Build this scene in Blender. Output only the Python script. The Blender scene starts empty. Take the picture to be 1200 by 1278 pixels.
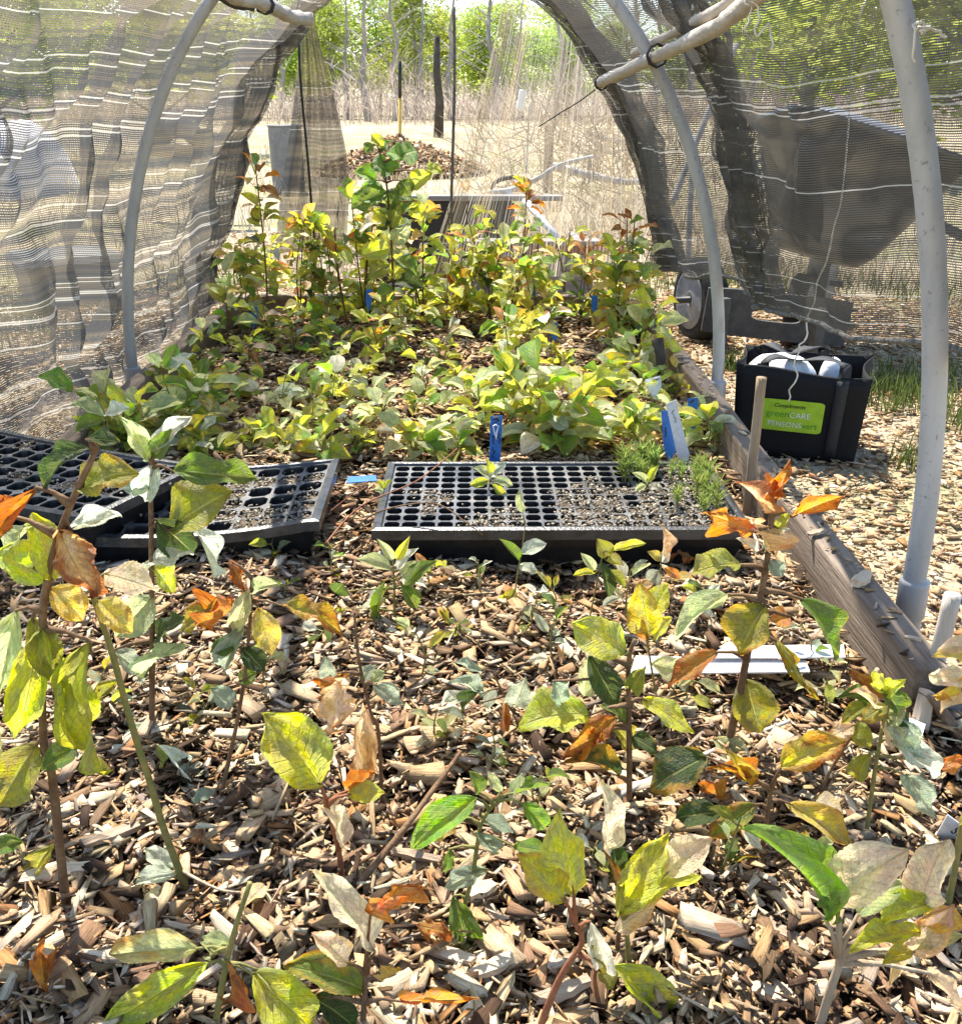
import bpy, bmesh, math, random
import numpy as np
from mathutils import Vector, Matrix, noise, Quaternion

S = bpy.context.scene
COL = S.collection
R = math.radians
# ------------------------------------------------------------------ camera
CAMZ, PITCH, F = 0.63, R(23.0), 1200.0
cd = bpy.data.cameras.new('camera'); cam = bpy.data.objects.new('camera', cd); COL.objects.link(cam)
cam.location = (0, 0, CAMZ); cam.rotation_euler = (R(90) - PITCH, 0, 0)
cd.sensor_fit = 'HORIZONTAL'; cd.sensor_width = 36; cd.lens = 36; cd.clip_start = 0.02; cd.clip_end = 900
S.camera = cam
# ------------------------------------------------------------------ light
SUN_EL, SUN_AZ = R(60), R(-22)          # azimuth from +Y, negative to the left
w = bpy.data.worlds.new('World'); S.world = w; w.use_nodes = True
wn = w.node_tree; bg = wn.nodes['Background']
sky = wn.nodes.new('ShaderNodeTexSky'); sky.sky_type = 'NISHITA'; sky.sun_disc = False
sky.sun_elevation = SUN_EL; sky.sun_rotation = SUN_AZ
sky.air_density = 1.0; sky.dust_density = 0.6; sky.ozone_density = 1.0
wn.links.new(sky.outputs[0], bg.inputs[0]); bg.inputs[1].default_value = 0.14
sl = bpy.data.lights.new('sun', 'SUN'); sl.energy = 5.0; sl.angle = R(0.53); sl.color = (1, .94, .84)
so = bpy.data.objects.new('sun', sl); COL.objects.link(so)
sd = Vector((math.sin(SUN_AZ) * math.cos(SUN_EL), math.cos(SUN_AZ) * math.cos(SUN_EL), math.sin(SUN_EL)))
so.rotation_euler = sd.to_track_quat('Z', 'Y').to_euler(); so.location = sd * 30
S.view_settings.view_transform = 'Standard'; S.view_settings.look = 'None'
S.view_settings.exposure = 1.3; S.view_settings.gamma = 1
S.render.engine = 'CYCLES'
S.cycles.transparent_max_bounces = 24; S.cycles.max_bounces = 6; S.cycles.diffuse_bounces = 3
S.cycles.transmission_bounces = 4; S.cycles.caustics_reflective = False; S.cycles.caustics_refractive = False

# ------------------------------------------------------------------ helpers
cp, sp = math.cos(PITCH), math.sin(PITCH)
def ray(px, py):
    x, v = (px - 600) / F, (py - 639) / F
    return Vector((x, cp - v * sp, -sp - v * cp))
def PZ(px, py, z=0.0):
    d = ray(px, py); t = (z - CAMZ) / d.z
    return Vector((0, 0, CAMZ)) + d * t
def PY(px, py, Y):
    d = ray(px, py); t = Y / d.y
    return Vector((0, 0, CAMZ)) + d * t
def zc(p): return p[1] * cp + (CAMZ - p[2]) * sp
rng = random.Random(7)
def link(o, parent=None):
    COL.objects.link(o)
    if parent is not None: o.parent = parent
    return o
def tag(o, label=None, cat=None, group=None, kind=None):
    if label: o['label'] = label
    if cat: o['category'] = cat
    if group: o['group'] = group
    if kind: o['kind'] = kind
    return o
def empty(name, loc=(0, 0, 0), rz=0.0):
    o = bpy.data.objects.new(name, None); o.location = loc; o.rotation_euler = (0, 0, rz); o.empty_display_size = .05
    return link(o)
def mesh_obj(name, verts, faces, mat, parent=None, smooth=False, loc=None):
    me = bpy.data.meshes.new(name); me.from_pydata([tuple(v) for v in verts], [], faces); me.update()
    if mat: me.materials.append(mat)
    if smooth: me.polygons.foreach_set('use_smooth', [True] * len(me.polygons))
    o = bpy.data.objects.new(name, me)
    if loc is not None: o.location = loc
    return link(o, parent)
class MB:
    def __init__(s): s.v = []; s.f = []
    def add(s, v, f):
        b = len(s.v); s.v += [tuple(q) for q in v]; s.f += [tuple(i + b for i in q) for q in f]
    def box(s, c, d, M=None, taper=1.0):
        x, y, z = d[0] / 2, d[1] / 2, d[2] / 2; vs = []
        for k in (-1, 1):
            t = taper if k > 0 else 1
            vs += [Vector((-x * t, -y * t, k * z)), Vector((x * t, -y * t, k * z)), Vector((x * t, y * t, k * z)), Vector((-x * t, y * t, k * z))]
        if M is not None: vs = [M @ q for q in vs]
        c = Vector(c); vs = [q + c for q in vs]
        s.add(vs, [(0, 3, 2, 1), (4, 5, 6, 7), (0, 1, 5, 4), (1, 2, 6, 5), (2, 3, 7, 6), (3, 0, 4, 7)])
    def tube(s, pts, radii, n=7, cap=True, wob=0.0):
        pts = [Vector(p) for p in pts]; m = len(pts)
        if not hasattr(radii, '__len__'): radii = [radii] * m
        b = len(s.v); up = Vector((0.13, 0.31, 0.94)); prev = None
        for i, p in enumerate(pts):
            t = (pts[min(i + 1, m - 1)] - pts[max(i - 1, 0)]).normalized()
            a = (prev - t * prev.dot(t)) if prev is not None else (up - t * up.dot(t))
            if a.length < 1e-5: a = Vector((1, 0, 0)) - t * t.x
            a.normalize(); prev = a; c = t.cross(a)
            for k in range(n):
                th = 2 * math.pi * k / n
                r = radii[i] * (1 + (wob * noise.noise(p * 30 + Vector((k * 1.7, 0, 0))) if wob else 0))
                s.v.append(tuple(p + (a * math.cos(th) + c * math.sin(th)) * r))
        for i in range(m - 1):
            for k in range(n):
                k2 = (k + 1) % n
                s.f.append((b + i * n + k, b + i * n + k2, b + (i + 1) * n + k2, b + (i + 1) * n + k))
        if cap:
            s.f.append(tuple(b + k for k in reversed(range(n)))); s.f.append(tuple(b + (m - 1) * n + k for k in range(n)))
    def build(s, name, mat, parent=None, smooth=False, loc=None):
        return mesh_obj(name, s.v, s.f, mat, parent, smooth, loc)
def smooth_path(pts, sub=4):
    pts = [Vector(p) for p in pts]; out = []
    for i in range(len(pts) - 1):
        p0 = pts[max(i - 1, 0)]; p1 = pts[i]; p2 = pts[i + 1]; p3 = pts[min(i + 2, len(pts) - 1)]
        for k in range(sub):
            t = k / sub
            out.append(.5 * ((2 * p1) + (p2 - p0) * t + (2 * p0 - 5 * p1 + 4 * p2 - p3) * t * t + (3 * p1 - p0 - 3 * p2 + p3) * t ** 3))
    out.append(pts[-1]); return out
def bevel(o, wd=.002, seg=2):
    m = o.modifiers.new('bevel', 'BEVEL'); m.width = wd; m.segments = seg; m.limit_method = 'ANGLE'; return o

# ------------------------------------------------------------------ materials
class NT:
    def __init__(s, name):
        s.m = bpy.data.materials.new(name); s.m.use_nodes = True; s.t = s.m.node_tree; s.t.nodes.clear()
        s.out = s.t.nodes.new('ShaderNodeOutputMaterial')
    def n(s, typ, ins=None, **kw):
        nd = s.t.nodes.new('ShaderNode' + typ)
        for k, v in kw.items(): setattr(nd, k, v)
        for k, v in (ins or {}).items():
            sk = nd.inputs[k]
            if isinstance(v, bpy.types.NodeSocket): s.t.links.new(v, sk)
            elif isinstance(v, bpy.types.Node): s.t.links.new(v.outputs[0], sk)
            else: sk.default_value = v
        return nd
    def math(s, op, a, b=0.0, c=0.0, clamp=False):
        nd = s.n('Math', {0: a, 1: b, 2: c}, operation=op); nd.use_clamp = clamp; return nd.outputs[0]
    def mix(s, f, a, b, blend='MIX'):
        nd = s.t.nodes.new('ShaderNodeMix'); nd.data_type = 'RGBA'; nd.blend_type = blend
        for k, v in ((0, f), (6, a), (7, b)):
            if isinstance(v, bpy.types.NodeSocket): s.t.links.new(v, nd.inputs[k])
            else: nd.inputs[k].default_value = v if k == 0 else (tuple(v) + (1,))[:4]
        return nd.outputs[2]
    def noise(s, vec, scale, detail=3, rough=.5, dist=0.0):
        ins = {'Scale': scale, 'Detail': detail, 'Roughness': rough, 'Distortion': dist}
        if vec is not None: ins['Vector'] = vec
        return s.n('TexNoise', ins)
    def ramp(s, f, stops):
        nd = s.n('ValToRGB', {0: f}); e = nd.color_ramp.elements
        while len(e) < len(stops): e.new(.5)
        for i, (p, c) in enumerate(stops): e[i].position = p; e[i].color = (tuple(c) + (1,))[:4]
        return nd.outputs[0]
    def step(s, f, a, b, lo=0.0, hi=1.0):
        nd = s.n('MapRange', {0: f, 1: a, 2: b, 3: lo, 4: hi}); nd.interpolation_type = 'SMOOTHSTEP'; return nd.outputs[0]
    def bump(s, h, strength=.3, dist=.01):
        return s.n('Bump', {'Height': h, 'Strength': strength, 'Distance': dist}).outputs[0]
    def pbsdf(s, **k):
        return s.n('BsdfPrincipled', {a.replace('_', ' '): b for a, b in k.items()})
    def done(s, sh):
        s.t.links.new(sh.outputs[0] if isinstance(sh, bpy.types.Node) else sh, s.out.inputs[0]); return s.m
def simple(name, c1, c2, scale=20, rough=.6, bump=.2, spec=.3, metal=0.0, stretch=None, bdist=.004, detail=5):
    t = NT(name); co = t.n('TexCoord').outputs['Object']
    if stretch: co = t.n('Mapping', {0: co, 3: stretch}).outputs[0]
    nz = t.noise(co, scale, detail, .6)
    c = t.mix(t.step(nz.outputs[0], .3, .7), c1, c2)
    nz2 = t.noise(co, scale * 6, 4, .6)
    c = t.mix(t.step(nz2.outputs[0], .35, .75, 0, .35), c, tuple(x * .5 for x in c1))
    b = t.pbsdf(Base_Color=c, Roughness=rough, Specular_IOR_Level=spec, Metallic=metal, Normal=t.bump(nz2.outputs[0], bump, bdist))
    return t.done(b)

def leaf_material():
    t = NT('leaf'); oi = t.n('ObjectInfo'); uv = t.n('UVMap').outputs[0]
    sep = t.n('SeparateXYZ', {0: uv}); u = sep.outputs[0]; v = sep.outputs[1]
    cu = t.math('MULTIPLY', t.math('ABSOLUTE', t.math('SUBTRACT', u, .5)), 2.0)      # 0 midrib .. 1 edge
    rnd = oi.outputs['Random']
    seed = t.n('CombineXYZ', {0: t.math('MULTIPLY', rnd, 37.0), 1: t.math('MULTIPLY', rnd, 91.0), 2: t.math('MULTIPLY', rnd, 13.0)})
    off = t.n('VectorMath', {0: uv, 1: seed.outputs[0]}, operation='ADD').outputs[0]
    big = t.noise(off, 2.6, 4, .6, .3).outputs[0]
    fine = t.noise(off, 22, 4, .65).outputs[0]
    med0 = t.noise(off, 4.5, 3, .6, .4).outputs[0]
    # side veins: lines slanting forward from the midrib
    ph = t.math('SUBTRACT', t.math('MULTIPLY', v, 9.0), t.math('MULTIPLY', t.math('POWER', cu, 0.8), 2.4))
    ph = t.math('ADD', ph, t.math('MULTIPLY', fine, .25))
    tri = t.math('ABSOLUTE', t.math('SUBTRACT', t.math('FRACT', ph), .5))
    vein = t.step(tri, .0, .10, 1, 0)
    vein = t.math('MULTIPLY', vein, t.step(cu, .85, 1.0, .8, .0))
    rib = t.step(cu, .02, .09, 1, 0)
    veins = t.math('MAXIMUM', t.math('MULTIPLY', vein, .65), rib)
    base = oi.outputs['Color']; brown = oi.outputs['Alpha']
    hs = t.n('HueSaturation', {'Hue': t.step(big, .3, .7, .470, .525), 'Saturation': t.step(med0, .35, .65, .85, 1.1), 'Value': t.math('MULTIPLY', t.step(fine, .25, .8, .74, 1.22), t.step(med0, .3, .7, .78, 1.2)), 'Color': base})
    c = hs.outputs[0]
    lightv = t.mix(.55, c, (.62, .62, .25), 'MIX')
    c = t.mix(t.math('MULTIPLY', veins, .55), c, lightv)
    # dying margin, its extent set leaf by leaf
    fld = t.math('ADD', t.math('MULTIPLY', cu, .30), t.math('MULTIPLY', v, .22))
    fld = t.math('ADD', fld, t.math('MULTIPLY', big, 1.25))
    thr = t.math('SUBTRACT', 1.46, t.math('MULTIPLY', brown, 1.0))
    d = t.math('SUBTRACT', fld, thr)
    m1 = t.step(d, -.16, .04); m2 = t.step(d, .0, .30, 0, .85)
    yel = t.mix(m1, c, t.mix(.5, (.60, .36, .05), c))
    med = t.noise(off, 6.5, 4, .6, .6).outputs[0]
    rus = t.mix(t.step(med, .38, .62), (.43, .135, .032), (.23, .09, .035))
    rus = t.mix(t.step(fine, .58, .74, 0, .7), rus, (.62, .40, .18))
    c = t.mix(m2, yel, rus)
    sp_ = t.n('TexVoronoi', {'Vector': off, 'Scale': 17.0}).outputs[0]
    spots = t.math('MULTIPLY', t.step(sp_, .05, .16, 1, 0), t.step(big, .50, .60))
    c = t.mix(t.math('MULTIPLY', spots, .7), c, (.09, .055, .02))
    nrm = t.bump(t.math('ADD', t.math('MULTIPLY', veins, -.6), t.math('MULTIPLY', fine, .5)), .8, .006)
    pb = t.pbsdf(Base_Color=c, Roughness=.42, Specular_IOR_Level=.5, Normal=nrm)
    tc = t.n('HueSaturation', {'Hue': .49, 'Saturation': 1.08, 'Value': 1.8, 'Color': c}).outputs[0]
    tr = t.n('BsdfTranslucent', {0: tc, 1: nrm})
    ms = t.n('MixShader', {0: .48, 1: pb.outputs[0], 2: tr.outputs[0]})
    # insect holes near some edges
    hole = t.math('MULTIPLY', t.step(t.n('TexVoronoi', {'Vector': off, 'Scale': 9.0}).outputs[0], .055, .075, 1, 0), t.math('GREATER_THAN', rnd, .72))
    fin = t.n('MixShader', {0: hole, 1: ms.outputs[0], 2: t.n('BsdfTransparent').outputs[0]})
    return t.done(fin)

def chip_material(name):
    t = NT(name); a = t.n('Attribute', attribute_name='col'); l = t.n('Attribute', attribute_name='loc')
    st = t.n('Mapping', {0: l.outputs['Vector'], 3: (1.2, 16, 16)}).outputs[0]
    g = t.noise(st, 1.0, 5, .7, .4).outputs[0]
    bl = t.noise(l.outputs['Vector'], 2.2, 3, .5).outputs[0]
    dk = t.mix(1.0, a.outputs['Color'], (.42, .34, .28), 'MULTIPLY')
    c = t.mix(t.step(g, .42, .70, .0, .8), a.outputs['Color'], dk)
    c = t.mix(t.step(bl, .60, .78, 0, .45), c, (.18, .12, .08))
    b = t.pbsdf(Base_Color=c, Roughness=.85, Specular_IOR_Level=.15, Normal=t.bump(g, .8, .003))
    return t.done(b)

def cloth_material(name, dark, light, pv, pu, wv, wu, tan=(.55, .43, .26), band=14.0, trans=.45, lightrow=.90, bandk=.30, tank=.5, jag=.014):
    t = NT(name); uv = t.n('UVMap').outputs[0]
    wob = t.noise(uv, 9.0, 3, .5)
    s = t.n('SeparateXYZ', {0: uv})
    u = t.math('ADD', s.outputs[0], t.math('MULTIPLY', t.math('SUBTRACT', wob.outputs[0], .5), .010))
    v = t.math('ADD', s.outputs[1], t.math('MULTIPLY', t.math('SUBTRACT', t.noise(uv, 5.0, 2).outputs[0], .5), .014))
    rv = t.math('DIVIDE', v, pv); row = t.math('FLOOR', rv)
    rr = t.n('TexWhiteNoise', {'W': row}, noise_dimensions='1D').outputs[0]
    bnd = t.n('TexNoise', {'W': t.math('MULTIPLY', row, pv * band), 'Scale': 1.0, 'Detail': 3.0, 'Roughness': .7}, noise_dimensions='1D').outputs[0]
    bm = t.step(bnd, .40, .62)
    width = t.math('ADD', wv, t.math('MULTIPLY', t.math('SUBTRACT', bm, .5), -bandk))
    H = t.math('LESS_THAN', t.math('FRACT', rv), width)
    C = t.math('LESS_THAN', t.math('FRACT', t.math('DIVIDE', u, pu)), wu)
    msk = t.math('MAXIMUM', H, C)
    lr = t.math('GREATER_THAN', rr, lightrow)
    col = t.mix(bm, dark, tuple(a + tank * (b - a) for a, b in zip(dark, tan)))
    col = t.mix(t.math('MULTIPLY', t.math('MULTIPLY', lr, H), .9), col, light)
    di = t.n('BsdfDiffuse', {0: col}); tr = t.n('BsdfTranslucent', {0: col})
    m = t.n('MixShader', {0: trans, 1: di.outputs[0], 2: tr.outputs[0]})
    gl = t.n('BsdfGlossy', {0: (.8, .8, .8, 1), 'Roughness': .45})
    m = t.n('MixShader', {0: .05, 1: m.outputs[0], 2: gl.outputs[0]})
    f = t.n('MixShader', {0: msk, 1: t.n('BsdfTransparent').outputs[0], 2: m.outputs[0]})
    return t.done(f)

def streak_material(name):
    t = NT(name); uv = t.n('UVMap').outputs[0]; s = t.n('SeparateXYZ', {0: uv})
    u = t.math('ADD', s.outputs[0], t.math('MULTIPLY', t.math('SUBTRACT', t.noise(uv, 2.0, 2).outputs[0], .5), .02))
    n1 = t.n('TexNoise', {'W': t.math('MULTIPLY', u, 230.0), 'Scale': 1.0, 'Detail': 2.0}, noise_dimensions='1D').outputs[0]
    n2 = t.n('TexNoise', {'W': t.math('MULTIPLY', u, 14.0), 'Scale': 1.0, 'Detail': 2.0}, noise_dimensions='1D').outputs[0]
    n3 = t.noise(t.n('Mapping', {0: uv, 3: (30, 1.3, 1)}).outputs[0], 1.0, 2).outputs[0]
    a = t.math('ADD', t.math('MULTIPLY', t.step(n1, .46, .60), t.step(n2, .40, .6, .35, 1.0)), .10)
    a = t.math('MULTIPLY', a, t.step(n3, .3, .65, .55, 1.0))
    c = t.mix(t.step(n1, .5, .75), (.33, .29, .24), (.82, .76, .64))
    c = t.mix(t.step(n2, .48, .66, 0, .8), c, (.48, .37, .23))
    m = t.n('MixShader', {0: .55, 1: t.n('BsdfDiffuse', {0: c}).outputs[0], 2: t.n('BsdfTranslucent', {0: c}).outputs[0]})
    return t.done(t.n('MixShader', {0: a, 1: t.n('BsdfTransparent').outputs[0], 2: m.outputs[0]}))

def ground_material():
    t = NT('ground'); co = t.n('TexCoord').outputs['Object']
    a = t.noise(co, .55, 5, .6).outputs[0]; b = t.noise(co, 9, 6, .7).outputs[0]; c = t.noise(co, 60, 4, .7).outputs[0]
    k = t.mix(t.step(b, .3, .7), (.36, .285, .185), (.54, .455, .32))
    k = t.mix(t.step(a, .48, .64, 0, .7), k, (.25, .27, .10))
    k = t.mix(t.step(c, .48, .78, 0, .45), k, (.20, .15, .09))
    return t.done(t.pbsdf(Base_Color=k, Roughness=.95, Specular_IOR_Level=.1, Normal=t.bump(c, .8, .02)))

def pipe_material():
    t = NT('grey_pipe'); co = t.n('TexCoord').outputs['Object']
    a = t.noise(t.n('Mapping', {0: co, 3: (1, 1, .25)}).outputs[0], 14, 5, .65).outputs[0]
    b = t.noise(co, 120, 4, .7).outputs[0]
    c = t.mix(t.step(a, .3, .7), (.36, .355, .345), (.50, .495, .48))
    c = t.mix(t.step(b, .58, .74, 0, .8), c, (.12, .11, .10))
    c = t.mix(t.step(a, .56, .74, 0, .8), c, (.27, .235, .185))
    return t.done(t.pbsdf(Base_Color=c, Roughness=.42, Specular_IOR_Level=.45, Normal=t.bump(b, .12, .002)))

M = {}
M['leaf'] = leaf_material()
M['chip'] = chip_material('wood_chip')
M['ground'] = ground_material()
M['soil'] = simple('dark_soil', (.035, .024, .016), (.075, .05, .032), 40, .95, 1.0, .1, bdist=.01)
M['pipe'] = pipe_material()
M['branch'] = simple('peeled_branch', (.42, .36, .29), (.56, .50, .43), 25, .7, .5, .25, stretch=(1, .25, 1))
M['board'] = simple('weathered_board', (.17, .122, .085), (.30, .24, .185), 60, .75, 1.0, .25, stretch=(1, .045, 1), detail=8)
M['boardgrey'] = simple('grey_board', (.22, .20, .18), (.34, .31, .28), 16, .8, .5, .2, stretch=(.12, 1, 1))
M['redboard'] = simple('faded_red_board', (.30, .07, .05), (.42, .13, .09), 16, .8, .4, .2)
M['stake'] = simple('weathered_stake', (.30, .21, .13), (.50, .40, .28), 30, .8, .6, .2, stretch=(1, 1, .15))
M['stakewhite'] = simple('pale_stake', (.48, .42, .34), (.62, .57, .50), 30, .8, .6, .2, stretch=(1, 1, .15))
M['stem'] = simple('stem_bark', (.12, .065, .035), (.24, .15, .08), 60, .7, .4, .2)
M['stemred'] = simple('stem_red', (.22, .075, .035), (.36, .15, .07), 60, .6, .3, .3)
M['stemgreen'] = simple('stem_green', (.16, .17, .05), (.30, .24, .08), 60, .6, .3, .3)
M['blackplastic'] = simple('black_plastic', (.010, .010, .011), (.018, .018, .019), 40, .38, .15, .5)
M['trayplastic'] = simple('tray_plastic', (.014, .014, .015), (.06, .06, .06), 40, .30, .25, .6)
M['trayweb_lit'] = simple('sunlit_tray_web', (.03, .03, .031), (.19, .185, .175), 14, .36, .3, .5)  # sun gloss on the cell tops, painted as paler plastic
M['blackcloth'] = simple('black_bag_fabric', (.008, .008, .009), (.014, .014, .015), 300, .7, .3, .25)
M['bagtrim'] = simple('bag_webbing', (.02, .02, .021), (.035, .035, .037), 200, .55, .4, .4)
M['lime'] = simple('lime_print', (.36, .58, .03), (.38, .61, .035), 8, .45, .02, .4)
M['printgreen'] = simple('green_print', (.05, .30, .03), (.06, .33, .04), 8, .5, .02)
M['printwhite'] = simple('white_print', (.8, .8, .76), (.84, .84, .8), 8, .5, .02)
M['printblack'] = simple('black_ink', (.012, .012, .014), (.02, .02, .022), 8, .5, .02)
M['tagblue'] = simple('blue_tag', (.015, .12, .42), (.03, .18, .52), 30, .4, .1, .45)
M['tagwhite'] = simple('white_tag', (.66, .66, .68), (.74, .74, .76), 30, .4, .1, .4)
M['string'] = simple('white_string', (.62, .58, .48), (.75, .72, .62), 80, .8, .3)
M['darkstring'] = simple('dark_string', (.03, .03, .03), (.06, .055, .05), 80, .8, .3)
M['tub'] = simple('charcoal_tub_plastic', (.012, .012, .014), (.022, .022, .025), 30, .33, .15, .6)
M['frame'] = simple('cart_frame_paint', (.045, .043, .04), (.085, .08, .075), 30, .5, .2, .4)
M['tyre'] = simple('tyre_rubber', (.02, .02, .02), (.04, .038, .036), 50, .8, .4, .2)
M['rim'] = simple('wheel_rim', (.20, .21, .22), (.32, .33, .35), 30, .35, .1, .5)
M['tarp'] = simple('pale_tarp', (.60, .63, .70), (.72, .74, .80), 5, .5, .3, .4)
M['paper'] = simple('white_bag_contents', (.70, .70, .70), (.80, .80, .80), 12, .6, .4, .3)
M['bark'] = simple('grey_bark', (.26, .24, .22), (.42, .39, .36), 6, .9, .6, .1)
M['barkdark'] = simple('dark_bark', (.06, .05, .045), (.11, .095, .08), 6, .9, .6, .1)
M['deadwood'] = simple('dead_wood', (.40, .37, .33), (.58, .55, .50), 12, .85, .5, .1)
M['yellow'] = simple('yellow_shaft', (.62, .40, .06), (.72, .48, .08), 12, .5, .1, .4)
M['bin'] = simple('dark_grey_bin', (.14, .145, .15), (.22, .225, .23), 10, .5, .15, .4)
M['perlite'] = simple('potting_mix', (.10, .075, .05), (.26, .21, .15), 200, .95, .8, .1)
def foliage_material(name, c1, c2):
    t = NT(name); g = t.n('NewGeometry'); oi = t.n('ObjectInfo')
    f = g.outputs['Random Per Island']
    c = t.mix(f, c1, c2)
    hs = t.n('HueSaturation', {'Hue': t.math('ADD', .48, t.math('MULTIPLY', oi.outputs['Random'], .04)), 'Value': t.math('ADD', .8, t.math('MULTIPLY', oi.outputs['Random'], .4)), 'Color': c}).outputs[0]
    m = t.n('MixShader', {0: .45, 1: t.n('BsdfDiffuse', {0: hs}).outputs[0], 2: t.n('BsdfTranslucent', {0: hs}).outputs[0]})
    return t.done(m)
M['foliage'] = foliage_material('spring_foliage', (.34, .45, .07), (.58, .66, .16))
M['needle'] = foliage_material('seedling_needles', (.16, .24, .045), (.36, .43, .11))
M['grassgreen'] = foliage_material('grass_green', (.06, .09, .02), (.17, .20, .06))
M['grassdry'] = foliage_material('grass_dry', (.48, .41, .28), (.72, .64, .48))
M['twig'] = foliage_material('brush_twigs', (.34, .29, .24), (.58, .51, .43))
M['cloth_r'] = cloth_material('shade_cloth_right', (.085, .08, .074), (.52, .50, .45), .0040, .0032, .54, .28, lightrow=.92, bandk=.14, tank=.10, band=12.0)
M['cloth_l'] = cloth_material('shade_cloth_left', (.115, .115, .117), (.64, .61, .55), .0044, .0038, .65, .32, band=16.0, trans=.5, lightrow=.87, bandk=.28, tank=.34)
M['cloth_end'] = cloth_material('shade_cloth_end', (.085, .075, .065), (.6, .56, .48), .0040, .0034, .62, .45, band=6.0, trans=.4, lightrow=.95, bandk=.1)
M['sheer'] = streak_material('sheer_net')

# ------------------------------------------------------------------ numpy chips
CHIP_F = np.array([[0, 3, 2, 1], [4, 5, 6, 7], [0, 1, 5, 4], [1, 2, 6, 5], [2, 3, 7, 6], [3, 0, 4, 7]])
def chip_cloud(name, pos, L, W, T, yaw, pitch, roll, col, mat, seed=0, jit=.22):
    r = np.random.RandomState(seed); n = len(L)
    base = np.array([[-.5, -.5, -.5], [.5, -.5, -.5], [.5, .5, -.5], [-.5, .5, -.5], [-.5, -.5, .5], [.5, -.5, .5], [.5, .5, .5], [-.5, .5, .5]])
    loc = np.repeat(base[None], n, 0) + r.uniform(-jit, jit, (n, 8, 3)) * np.array([.9, 1, .8])
    tp = r.uniform(.10, 1.0, n)                               # one end narrows like a splinter
    loc[:, [1, 2, 5, 6], 1] *= tp[:, None]
    v = loc * np.stack([L, W, T], 1)[:, None, :]
    cy, sy = np.cos(yaw), np.sin(yaw); cpi, spi = np.cos(pitch), np.sin(pitch); cr, sr = np.cos(roll), np.sin(roll)
    x, y, z = v[..., 0], v[..., 1], v[..., 2]
    y, z = y * cr[:, None] - z * sr[:, None], y * sr[:, None] + z * cr[:, None]
    x, z = x * cpi[:, None] + z * spi[:, None], -x * spi[:, None] + z * cpi[:, None]
    x, y = x * cy[:, None] - y * sy[:, None], x * sy[:, None] + y * cy[:, None]
    V = np.stack([x, y, z], 2) + pos[:, None, :]
    Fc = (CHIP_F[None] + (np.arange(n) * 8)[:, None, None]).reshape(-1, 4)
    me = bpy.data.meshes.new(name)
    me.vertices.add(n * 8); me.vertices.foreach_set('co', V.reshape(-1).astype(np.float32))
    me.loops.add(len(Fc) * 4); me.loops.foreach_set('vertex_index', Fc.reshape(-1).astype(np.int32))
    me.polygons.add(len(Fc)); me.polygons.foreach_set('loop_start', (np.arange(len(Fc)) * 4).astype(np.int32))
    me.update(calc_edges=True)
    ca = me.attributes.new('col', 'FLOAT_COLOR', 'POINT')
    cc = np.ones((n, 8, 4), np.float32); cc[..., :3] = col[:, None, :]; ca.data.foreach_set('color', cc.reshape(-1))
    la = me.attributes.new('loc', 'FLOAT_VECTOR', 'POINT')
    ll = loc.astype(np.float32) * np.stack([L / .02, W / .02, T / .02], 1)[:, None, :].astype(np.float32) + r.uniform(0, 60, (n, 1, 3)).astype(np.float32)
    la.data.foreach_set('vector', ll.reshape(-1))
    me.materials.append(mat)
    return link(bpy.data.objects.new(name, me))
CHIPCOL = np.array([[.54, .37, .20], [.60, .44, .265], [.48, .30, .15], [.36, .23, .13], [.25, .155, .09], [.15, .09, .052], [.08, .048, .03], [.42, .22, .09], [.74, .60, .42], [.36, .28, .21]])
def bedh(x, y):
    return .011 * np.sin(x * 9.1 + 1.3 * np.sin(y * 5.3)) * np.cos(y * 7.7 + x * 3.1) + .007 * np.sin(x * 23 + y * 17.3) + .005 * np.sin(y * 31 - x * 13)

# ------------------------------------------------------------------ the setting
GZ = -0.15
gv, gf = [], []
xs = [-400, -120, -40, -12, -5, -2, 0, 2, 5, 12, 40, 120, 400]; ys = [-30, -5, 0, 2, 4, 7, 12, 25, 60, 150, 400, 800]
for y in ys:
    for x in xs: gv.append((x, y, GZ))
nx = len(xs)
for j in range(len(ys) - 1):
    for i in range(nx - 1): gf.append((j * nx + i, j * nx + i + 1, (j + 1) * nx + i + 1, (j + 1) * nx + i))
tag(mesh_obj('ground', gv, gf, M['ground']), kind='structure')

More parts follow.
